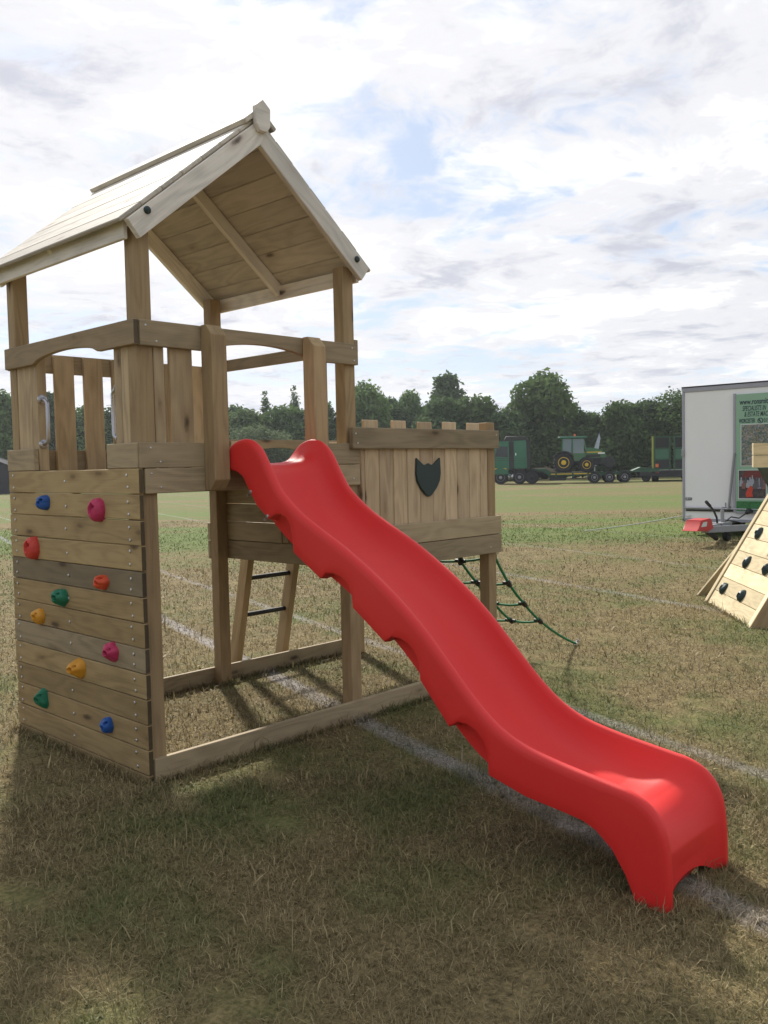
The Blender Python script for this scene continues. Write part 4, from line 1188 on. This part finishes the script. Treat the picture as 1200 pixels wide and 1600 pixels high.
b = MB(); b.prism([(4.08, 2.29), (4.14, 2.42), (5.90, 2.44), (6.08, 2.35), (6.00, 2.28)], 1, 0.28, 1.44); part(b, 'cab_roof', VGREEN, tr, tr, 0.03, 40)
b = MB(); b.lathe([(0.06, 0), (0.06, 0.12), (0.03, 0.17)], (5.22, 0.45, 2.42), 2, 12); part(b, 'beacon', ORANGE, tr, tr, smooth=40)
b = MB(); b.tube([(5.85, 0.50, 1.45), (5.85, 0.50, 2.20)], 0.04, 8); part(b, 'exhaust', DARK, tr, tr)
for y, ya in ((0.0, 0.0), (1.22, 0.0)):
    wheel(tr, 4.46, y, 0.66, 0.66, 0.50, YELLOW, 0.52, 20)
    wheel(tr, 5.98, y + 0.04, 0.49, 0.50, 0.42, YELLOW, 0.52, 16)
for y in (-0.02, 1.22):
    pr = [(4.46 + 0.80 * math.cos(a), 0.66 + 0.80 * math.sin(a)) for a in np.linspace(0.5, 2.6, 10)] + [(4.46 + 0.72 * math.cos(a), 0.66 + 0.72 * math.sin(a)) for a in np.linspace(2.6, 0.5, 10)]
    b = MB(); b.prism(pr, 1, y, y + 0.50); part(b, 'mudguard', DARK, tr, tr)
b = MB(); b.tube([(7.3, 0.86, 0.75), (7.55, 0.86, 0.70)], 0.10, 8); b.lathe([(0.36, 0), (0.42, 0.05), (0.42, 0.35), (0.36, 0.4)], (7.48, 0.66, 0.62), 1, 18); part(b, 'front_weight', DARK, tr, tr, smooth=40)

# pale panel behind the tractor bonnet
pp = MB(); pp.prism([(6.55, 1.10), (6.62, 2.25), (6.86, 2.95), (7.02, 3.42), (7.10, 3.05), (7.02, 2.60), (6.95, 2.20), (6.80, 1.10)], 1, 3.6, 3.66)
pp.box(6.64, 6.72, 3.60, 3.66, 0.0, 1.12)
vh = Matrix.Identity(4)
for r in range(3): vh[r][0] = ex_[r]; vh[r][1] = ey_[r]; vh[r][3] = (47.0, 32.5, 0)[r]
o = pp.obj('feather_flag', plain('flag_cloth', (0.42, 0.45, 0.50), 0.7, var=0.35, scale=4), None, 0.01, mw=vh)
tag(o, 'tall pale grey streaked flag standing behind the tractor bonnet', 'flag')

# second trailer seen from behind with raised ramps
rt = vehicle('ramp_trailer', 'dark green trailer seen from behind with its tall loading ramps raised', 'trailer', 10.35, 1.5)
b = MB(); b.box(0.0, 2.55, 0.05, 4.5, 0.48, 0.72); b.box(0.1, 2.45, 0.0, 0.10, 0.30, 0.74); part(b, 'bed', DARK, rt, rt)
for x0 in (0.12, 1.42):
    b = MB()
    for x in (x0, x0 + 0.98): b.box(x, x + 0.10, -0.10, 0.0, 0.75, 3.02)
    for z in (0.78, 1.42, 2.16, 2.94): b.box(x0 + 0.1, x0 + 0.98, -0.09, -0.01, z, z + 0.10)
    rp = part(b, 'loading_ramp', LGREEN, rt, rt, 0.008)
    b = MB(); b.box(x0 + 0.10, x0 + 0.98, -0.055, -0.045, 1.52, 2.16); part(b, 'ramp_plate', plain('faded_green', (0.05, 0.14, 0.085), 0.7, var=0.3), rp, rt)
    b = MB()
    for k in range(9): b.box(x0 + 0.14 + k * 0.095, x0 + 0.165 + k * 0.095, -0.07, -0.03, 2.26, 2.94)
    b.box(x0 + 0.10, x0 + 0.98, -0.030, -0.022, 2.26, 2.94)
    part(b, 'ramp_mesh', DARK, rp, rt)
    b = MB(); b.box(x0 + 0.10, x0 + 0.98, -0.055, -0.045, 0.88, 1.42); part(b, 'ramp_plate', DARK, rp, rt)
b = MB(); b.box(0.0, 0.10, -0.11, 0.02, 0.72, 3.05); part(b, 'side_post', plain('olive_yellow', (0.27, 0.29, 0.04), 0.6), rt, rt)
b = MB(); b.tube([(0.05, -0.05, 1.1), (-0.55, 0.5, 0.62)], 0.025, 6); part(b, 'stay', DARK, rt, rt)
for x in (0.18, 2.10):
    b = MB(); b.box(x, x + 0.26, -0.13, -0.10, 0.55, 0.74); part(b, 'tail_light', LAMP_R, rt, rt, 0.02)
b = MB(); b.box(0.22, 0.42, -0.12, -0.10, 0.95, 1.18); part(b, 'marker_plate', ORANGE, rt, rt)
for x in (0.05, 2.05):
    b = MB(); b.lathe([(0.24, 0), (0.38, 0.02), (0.40, 0.08), (0.40, 0.40), (0.38, 0.45)], (0, 0, 0), 0, 20)
    w_ = MB(); w_.v = [(px + x, py + 0.75, pz + 0.40) for px, py, pz in b.v]; w_.f = b.f
    part(w_, 'wheel', TYRE, rt, rt, smooth=40)

# dark shed at the left edge
sh = empty('dark_shed', 'small dark gabled shed at the far left edge of the field', 'shed', Matrix.Translation((25.5, 62.3, 0)) @ Matrix.Rotation(R_(-40), 4, 'Z'))
b = MB(); b.prism([(-2.0, 0), (-2.0, 1.75), (0, 2.55), (2.0, 1.75), (2.0, 0)], 1, -1.5, 1.5); b.obj('wall', SHED, sh, 0.01, mw=WM[sh.name])
for s in (-1, 1):
    b = MB(); b.prism([(0, 2.57), (s * 2.2, 1.70), (s * 2.2, 1.78), (0, 2.66)], 1, -1.65, 1.65); b.obj('roof', SHEDROOF, sh, mw=WM[sh.name])
b = MB(); b.box(-0.5, 0.5, -1.53, -1.50, 0.02, 1.7); b.obj('door', SHEDROOF, sh, 0.005, mw=WM[sh.name])

# ------------------------------------------------------------------ white exhibition trailer on the right
X0 = 14.30; YL = 4.035; YR = 1.60; ZB = 0.276; ZT = 2.835
et = empty('exhibition_trailer', 'tall white box trailer with pale green advertising board', 'trailer', Matrix.Translation((X0, 2.8, 0)))
b = MB(); b.box(X0 + 0.004, X0 + 4.2, YR, YL - 0.004, ZB, ZT - 0.01); b.obj('body', WHITE, et, 0.01)
tb = MB(); tb.box(X0 - 0.012, X0 + 0.05, YL - 0.045, YL + 0.004, ZB, ZT - 0.088); tb.box(X0 - 0.012, X0 + 4.2, YL - 0.03, YL + 0.003, ZB - 0.02, ZB + 0.04); tb.obj('corner_trim', ALU, et, 0.004)
b = MB(); b.box(X0 - 0.014, X0 + 0.06, YR, YL + 0.004, ZT - 0.086, ZT); b.obj('roof_trim', ALU, et, 0.006)
b = MB(); b.box(X0 - 0.02, X0 + 4.2, YR, YL + 0.01, ZT + 0.002, ZT + 0.022); b.obj('roof_edge', DARK, et)
b = MB(); b.box(X0 - 0.012, X0 + 0.05, YR, YL - 0.047, ZB - 0.01, ZB + 0.045); b.obj('bottom_trim', ALU, et, 0.004)
b = MB(); b.tube([(X0 - 0.03, YL - 0.06, 0.525), (X0 - 0.03, 1.7, 0.505)], 0.020, 10); b.obj('hinge_rail', CHROME, et, smooth=40)
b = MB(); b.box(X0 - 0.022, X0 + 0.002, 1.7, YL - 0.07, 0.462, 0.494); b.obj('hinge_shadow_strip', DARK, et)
b = MB(); b.tube([(X0 - 0.05, 3.005, 1.56), (X0 - 0.05, 3.115, 0.53)], 0.024, 8); b.obj('gas_strut', GALV, et, smooth=40)
b = MB(); b.box(X0 - 0.03, X0 + 0.0, 3.99, 4.045, 1.52, 1.66); b.box(X0 - 0.035, X0, 2.97, 3.03, 1.54, 1.60); b.box(X0 - 0.035, X0, 3.09, 3.14, 0.51, 0.57); b.obj('latch', GALV, et, 0.006)
rv = MB()
for k in range(16): rv.lathe([(0.008, 0), (0.007, -0.004), (0.003, -0.006)], (X0 - 0.014, YL - 0.10 - k * 0.15, ZT - 0.045), 0, 8)
for k in range(17): rv.lathe([(0.007, 0), (0.006, -0.004), (0.003, -0.006)], (X0 - 0.012, YL - 0.022, ZB + 0.08 + k * 0.145), 0, 8)
o = rv.obj('rivet', ALU, et); o['kind'] = 'stuff'
b = MB(); b.box(X0 - 0.03, X0 - 0.002, YL - 0.16, YL - 0.08, 0.345, 0.385); b.obj('marker_lamp', WHITE_L, et, 0.006)
sg = MB(); sg.box(X0 - 0.040, X0 - 0.016, 1.72, 2.985, 0.480, 2.640); sgn_ = sg.obj('advert_board', SIGN_G, et, 0.003)
b = MB(); b.box(X0 - 0.046, X0 - 0.014, 2.986, 3.030, 0.455, 2.660); b.box(X0 - 0.046, X0 - 0.014, 1.72, 2.985, 0.440, 0.479); b.obj('board_frame', ALU, sgn_, 0.003)


def print_panel(name, y0, y1, z0, z1, mat, off=0.0415):
    b = MB(); b.box(X0 - off - 0.003, X0 - off, y0, y1, z0, z1)
    return b.obj(name, mat, sgn_)


WHITE_P = plain('print_white', (0.55, 0.60, 0.56), 0.5)
print_panel('photo_border', 1.80, 2.893, 1.310, 2.088, WHITE_P)
print_panel('photo_print', 1.82, 2.877, 1.326, 2.072, PH_A, 0.0450)
print_panel('photo_border', 2.420, 2.938, 0.700, 1.248, WHITE_P)
print_panel('photo_print', 2.435, 2.924, 0.722, 1.234, PH_B, 0.0450)
print_panel('grass_print', 1.74, 2.970, 0.488, 0.665, PH_G)
# flat printed shapes in the lower picture: people round a red machine, a red building behind
pm = MB(); g = random.Random(3)


def blob(y, z, ry, rz, off):
    pts = [(y + ry * math.cos(a), z + rz * math.sin(a)) for a in np.linspace(0, 2 * math.pi, 13)[:-1]]
    b = MB(); b.prism(pts, 0, X0 - off - 0.001, X0 - off); return b


bb = MB(); bb.prism([(2.44, 1.10), (2.44, 1.225), (2.80, 1.225), (2.88, 1.10)], 0, X0 - 0.0495, X0 - 0.0485); bb.obj('printed_roof', plain('print_brick', (0.15, 0.025, 0.022), 0.5), sgn_)
def figure(y, z, w, h, col):
    """a flat printed onlooker: shoulders and head in one outline"""
    q = [(-.5, 0), (.5, 0), (.48, .42), (.40, .60), (.16, .66), (.20, .80), (.12, .96), (0, 1.0), (-.12, .96), (-.20, .80), (-.16, .66), (-.40, .60), (-.48, .42)]
    off = 0.0500 + g.uniform(0, 0.0012)
    b = MB(); b.prism([(y + a * w * g.uniform(.85, 1.15), z + c * h) for a, c in q], 0, X0 - off - 0.0006, X0 - off)
    b.obj('printed_figure', plain('print_fig', col, 0.5, var=0.5, scale=45), sgn_)


for k in range(11):
    figure(2.47 + k * 0.041, 0.90 + g.uniform(-.03, .05), 0.07, g.uniform(0.15, 0.21), random.Random(k).choice([(0.25, 0.26, 0.30), (0.10, 0.09, 0.10), (0.34, 0.33, 0.34), (0.22, 0.10, 0.08), (0.30, 0.33, 0.38)]))
b = MB(); b.prism([(2.66, 0.75), (2.78, 0.74), (2.80, 0.80), (2.76, 0.90), (2.70, 0.96), (2.66, 0.90), (2.68, 0.82)], 0, X0 - 0.0530, X0 - 0.0524); b.obj('printed_machine', plain('print_red', (0.52, 0.05, 0.02), 0.5, var=0.3, scale=20), sgn_)


def text(body, y, z, size, mat, par, name='lettering', shear=0.0, bold=0.0, width=1.0, x=None):
    cu = bpy.data.curves.new(name, 'FONT'); cu.body = body; cu.size = size; cu.shear = shear; cu.offset = bold; cu.extrude = 0.0008
    cu.align_x = 'LEFT'; cu.materials.append(mat)
    o = bpy.data.objects.new(name, cu)
    mw = Matrix(((0, 0, -1, (X0 - 0.0425) if x is None else x), (-1, 0, 0, y), (0, 1, 0, z), (0, 0, 0, 1))) @ Matrix.Diagonal((width, 1, 1, 1))
    dg = bpy.context.evaluated_depsgraph_get()
    COL.objects.link(o); dg.update(); me = bpy.data.meshes.new_from_object(o.evaluated_get(dg)); bpy.data.objects.remove(o)
    o = bpy.data.objects.new(name, me)
    return link(o, par, mw)


text('www.ronsmit', 2.910, 2.448, 0.140, SIGN_T, sgn_, bold=0.0025, width=0.66)
text('SPECIALISTS IN', 2.862, 2.330, 0.128, SIGN_T, sgn_, shear=0.2, bold=0.001, width=0.50)
text('& ESTATE MAC', 2.828, 2.222, 0.128, SIGN_T, sgn_, shear=0.2, bold=0.001, width=0.50)
text('WORCESTER', 2.922, 2.112, 0.105, SIGN_T, sgn_, bold=0.0025, width=0.475)
b = MB(); n = 24
b.tube([(X0 - 0.0435, 2.535 + 0.045 * math.cos(a), 2.140 + 0.045 * math.sin(a)) for a in np.linspace(0, 2 * math.pi, n)], 0.006, 6, cap=False)
b.tube([(X0 - 0.0435, 2.555, 2.165), (X0 - 0.0435, 2.548, 2.140), (X0 - 0.0435, 2.520, 2.118)], 0.010, 6); b.obj('phone_symbol', SIGN_T, sgn_)
text('019', 2.475, 2.105, 0.108, SIGN_T, sgn_, width=0.62)
text('HU604', 4.003, 0.665, 0.095, SIGN_T, et, bold=0.001, width=0.56, x=X0 - 0.004)

# drawbar, hitch, jockey wheel
b = MB()
b.prism([(2.765, 12.50), (2.835, 12.50), (3.45, 14.6), (3.37, 14.6)][::1], 2, 0.16, 0.29) if False else None
for sgn in (-1, 1):
    p0 = Vector((12.55, 2.8 + 0.02 * sgn, 0.255)); p1 = Vector((14.75, 2.8 + 0.75 * sgn, 0.215)); d = (p1 - p0).normalized(); q = Vector((-d.y, d.x, 0)) * 0.035
    vs = [p + q * u + Vector((0, 0, w)) for p in (p0, p1) for u in (-1, 1) for w in (-0.055, 0.055)]
    b.add(vs, [(0, 1, 3, 2), (4, 6, 7, 5), (0, 4, 5, 1), (2, 3, 7, 6), (0, 2, 6, 4), (1, 5, 7, 3)])
b.box(12.50, 13.05, 2.74, 2.86, 0.20, 0.33); b.box(13.0, 13.4, 2.70, 2.90, 0.28, 0.345)
b.obj('drawbar', GALV, et, 0.006)
b = MB(); b.prism([(11.87, 0.275), (11.95, 0.30), (12.06, 0.445), (12.44, 0.460), (12.53, 0.28), (12.35, 0.245)], 1, 2.66, 2.94)
hc = b.obj('hitch_cover', plain('hitch_red', (0.50, 0.035, 0.03), 0.4), et, 0.03, 40, seg=2)
b = MB(); b.prism([(12.03, 0.335), (12.10, 0.41), (12.26, 0.415), (12.24, 0.335)], 1, 2.6565, 2.6595); b.obj('hitch_label', WHITE_P, hc)
b = MB(); b.tube([(12.95, 2.78, 0.34), (12.93, 2.78, 0.44), (12.80, 2.78, 0.57), (12.66, 2.78, 0.65)], 0.018, 8); b.obj('handbrake', DARK, et, smooth=40)
b = MB(); b.tube([(12.66, 2.78, 0.65), (12.50, 2.78, 0.735)], 0.027, 8); b.obj('handbrake_grip', BLACK, et, smooth=40)
b = MB(); b.tube([(13.21, 2.80, 0.16), (13.21, 2.80, 0.56)], 0.032, 10); b.tube([(13.21, 2.80, 0.56), (13.21, 2.80, 0.60), (13.36, 2.80, 0.60), (13.36, 2.80, 0.68)], 0.014, 8); b.obj('jockey_stand', GALV, et, smooth=40)
b = MB(); b.lathe([(0.06, -0.045), (0.098, -0.04), (0.105, 0), (0.098, 0.04), (0.06, 0.045)], (13.40, 2.80, 0.100), 1, 22); b.tube([(13.21, 2.74, 0.17), (13.40, 2.74, 0.10)], 0.014, 6); b.obj('jockey_wheel', TYRE, et, smooth=40)
b = MB(); b.tube([(13.25, 2.78, 0.34), (13.5, 2.76, 0.42), (13.8, 2.74, 0.38), (14.0, 2.73, 0.43), (14.12, 2.72, 0.47)], 0.012, 6); b.tube([(13.35, 2.80, 0.36), (13.7, 2.8, 0.33), (14.1, 2.8, 0.27)], 0.012, 6); b.obj('cable', BLACK, et)
b = MB(); b.tube([(14.10, 2.725, 0.455), (14.16, 2.71, 0.49), (14.26, 2.70, 0.485)], [0.03, 0.055, 0.04], 10); b.obj('plug', BLACK, et, smooth=40)
b = MB(); b.tube([(12.60, 2.80, 0.22), (12.95, 2.80, 0.075)], 0.045, 8); b.obj('prop_leg', DARK, et)
for y in (YR + 0.1, YL - 0.30):
    b = MB(); b.lathe([(0.18, 0), (0.28, 0.01), (0.31, 0.05), (0.31, 0.17), (0.28, 0.2)], (X0 + 2.2, y, 0.31), 1, 24); b.obj('wheel', TYRE, et, smooth=40)

# guy line from the trailer to the turf
b = MB(); b.tube(sagged(Vector((14.28, 4.05, 0.36)), Vector((14.10, 6.10, 0.01)), 0.02, 8), 0.010, 6)
o = b.obj('guy_line', plain('line_cord', (0.36, 0.36, 0.33), 0.8), None); tag(o, 'thin pale line running from the white trailer down to the grass', 'line')

# ------------------------------------------------------------------ second play frame, pale ramp at the right edge
rp = empty('ramp_climber', 'pale new timber climbing ramp with dark green holds at the right edge', 'climbing frame', Matrix.Translation((6.62, 0.22, 0)))
E0 = Vector((6.62, 0.22, 0.0)); RE = Vector((-0.786, -0.618, 0)).normalized(); RH = Vector((0.618, -0.786, 0)).normalized()
RU = (RH * 0.5 + Vector((0, 0, 0.866))).normalized(); RN = RE.cross(RU)
if RN.z < 0: RN = -RN
WR = 1.48
b = MB(); ram = None
vs = []
core = MB()
for e0, e1 in ((0.10, 0.16), (0.72, 0.78), (1.33, 1.39)):
    ps = [E0 + RE * e + RU * u - RN * n_ for e in (e0, e1) for u in (0.03, 2.30) for n_ in (0.034, 0.10)]
    core.add(ps, [(0, 1, 3, 2), (4, 6, 7, 5), (0, 4, 5, 1), (2, 3, 7, 6), (0, 2, 6, 4), (1, 5, 7, 3)])
ram = core.obj('ramp', W_PALE, rp); ram['label'] = 'sloping planked climbing ramp'
for k in range(15):
    u = 0.003 + (k + 0.5) * 0.154
    plank('plank', E0 + RE * (WR / 2) + RU * u - RN * (0.016 + random.uniform(-.001, .001)), RE, RU, WR - 0.16, 0.1505, 0.030, W_PALE, ram)
for e in (0.035, WR - 0.035):
    plank('side_batten', E0 + RE * e + RU * 1.15 - RN * 0.010, RU, RE, 2.32, 0.078, 0.046, W_PALE, ram)
plank('side_board', E0 + RE * (WR + 0.012) + RU * 1.15 - RN * 0.085, RU, RN, 2.30, 0.20, 0.022, W_POST, ram)


def rhold(e, u, s, seed):
    bm = bmesh.new(); bmesh.ops.create_icosphere(bm, subdivisions=3, radius=1.0); rs = random.Random(seed); off = Vector((rs.uniform(0, 50),) * 3)
    for v in bm.verts:
        p = v.co.copy(); k = 1 + 0.25 * noise.noise(p * 1.5 + off)
        q = RE * (p.x * s * 0.85 * k) + RU * (p.y * s * k) + RN * (max(-0.1, p.z) * s * 0.75 * k)
        if p.z > 0.5 and math.hypot(p.x - 0.1, p.y + 0.1) < 0.28: q -= RN * s * 0.35
        v.co = q
    me = bpy.data.meshes.new('climbing_hold'); bm.to_mesh(me); bm.free()
    mesh_obj('climbing_hold', me, DGREEN, ram, Matrix.Translation(E0 + RE * e + RU * u), 50)


for i, (e, u) in enumerate(((0.324, 0.205), (0.886, 0.214), (0.517, 0.529), (1.088, 0.529), (0.388, 0.837), (1.02, 0.86))): rhold(e, u, 0.062, 5 + i)
# slanting side pole on the near-left, widened to shade the recessed cheek panel
J = E0 + RU * 1.02 - RN * 0.06; G = Vector((6.985, 0.462, 0.0))
d = (J - G).normalized(); q = RH - d * RH.dot(d); q.normalize()
plank('brace', G.lerp(J, 0.5) + q * 0.09, d, q, (J - G).length, 0.20, 0.030, W_PALE, rp)
tri = MB(); off = RH * 0.17
t3 = [G + off + d * 0.02 + RE * 0.03, E0 + RH * 0.20 - RE * 0.0, J + off - d * 0.1]
tri.add([p for p in t3] + [p + RH * 0.02 for p in t3], [(0, 1, 2), (5, 4, 3), (0, 3, 4, 1), (1, 4, 5, 2), (2, 5, 3, 0)])
tri.obj('cheek_panel', W_POST, rp)
# deck beam and tarpaulin edge of the same frame
BM = Vector((6.10, -0.47, 1.49))
for k, (z0, z1) in enumerate(((1.378, 1.488), (1.492, 1.602))):
    plank('deck_beam', (BM.x + CR.x * 0 + 0.30, BM.y - 0.34, (z0 + z1) / 2), (0.66, -0.75, 0), (0, 0, 1), 0.92, 0.108, 0.045, W_PALE, rp)
tp = MB(); q0 = Vector((6.53, -0.35, 1.37)); dv = Vector((0.66, -0.75, 0))
pts = [q0 + dv * 0.0, q0 + dv * 1.1, q0 + dv * 1.1 + Vector((0, 0, -0.55)), q0 + dv * 0.16 + Vector((0, 0, -0.30))]
nn = Vector((0.75, 0.66, 0)) * 0.02
tp.add(pts + [p + nn for p in pts], [(0, 1, 2, 3), (7, 6, 5, 4), (0, 4, 5, 1), (1, 5, 6, 2), (2, 6, 7, 3), (3, 7, 4, 0)])
tp.obj('tarpaulin', DGREEN, rp)
for (x, y) in ((7.00, -1.05), (6.45, -0.95)):
    bx('post', x, x + 0.085, y - 0.085, y, 0, 1.375, W_PALE, rp)

# ------------------------------------------------------------------ thin summer haze over the field
hz = MB(); hz.box(-30, 130, -60, 130, -1.0, 14.5)
hm = bpy.data.materials.new('haze'); hm.use_nodes = True; ht = NT(hm.node_tree); ht.n.clear()
ho = ht.add('ShaderNodeOutputMaterial'); hv = ht.add('ShaderNodeVolumePrincipled')
hv.inputs['Color'].default_value = (0.86, 0.92, 1.0, 1); hv.inputs['Density'].default_value = 0.0004; hv.inputs['Anisotropy'].default_value = 0.5
ht.l.new(hv.outputs[0], ho.inputs['Volume'])
o = hz.obj('haze', hm); tag(o, 'thin pale summer haze over the field', 'haze', kind='stuff')
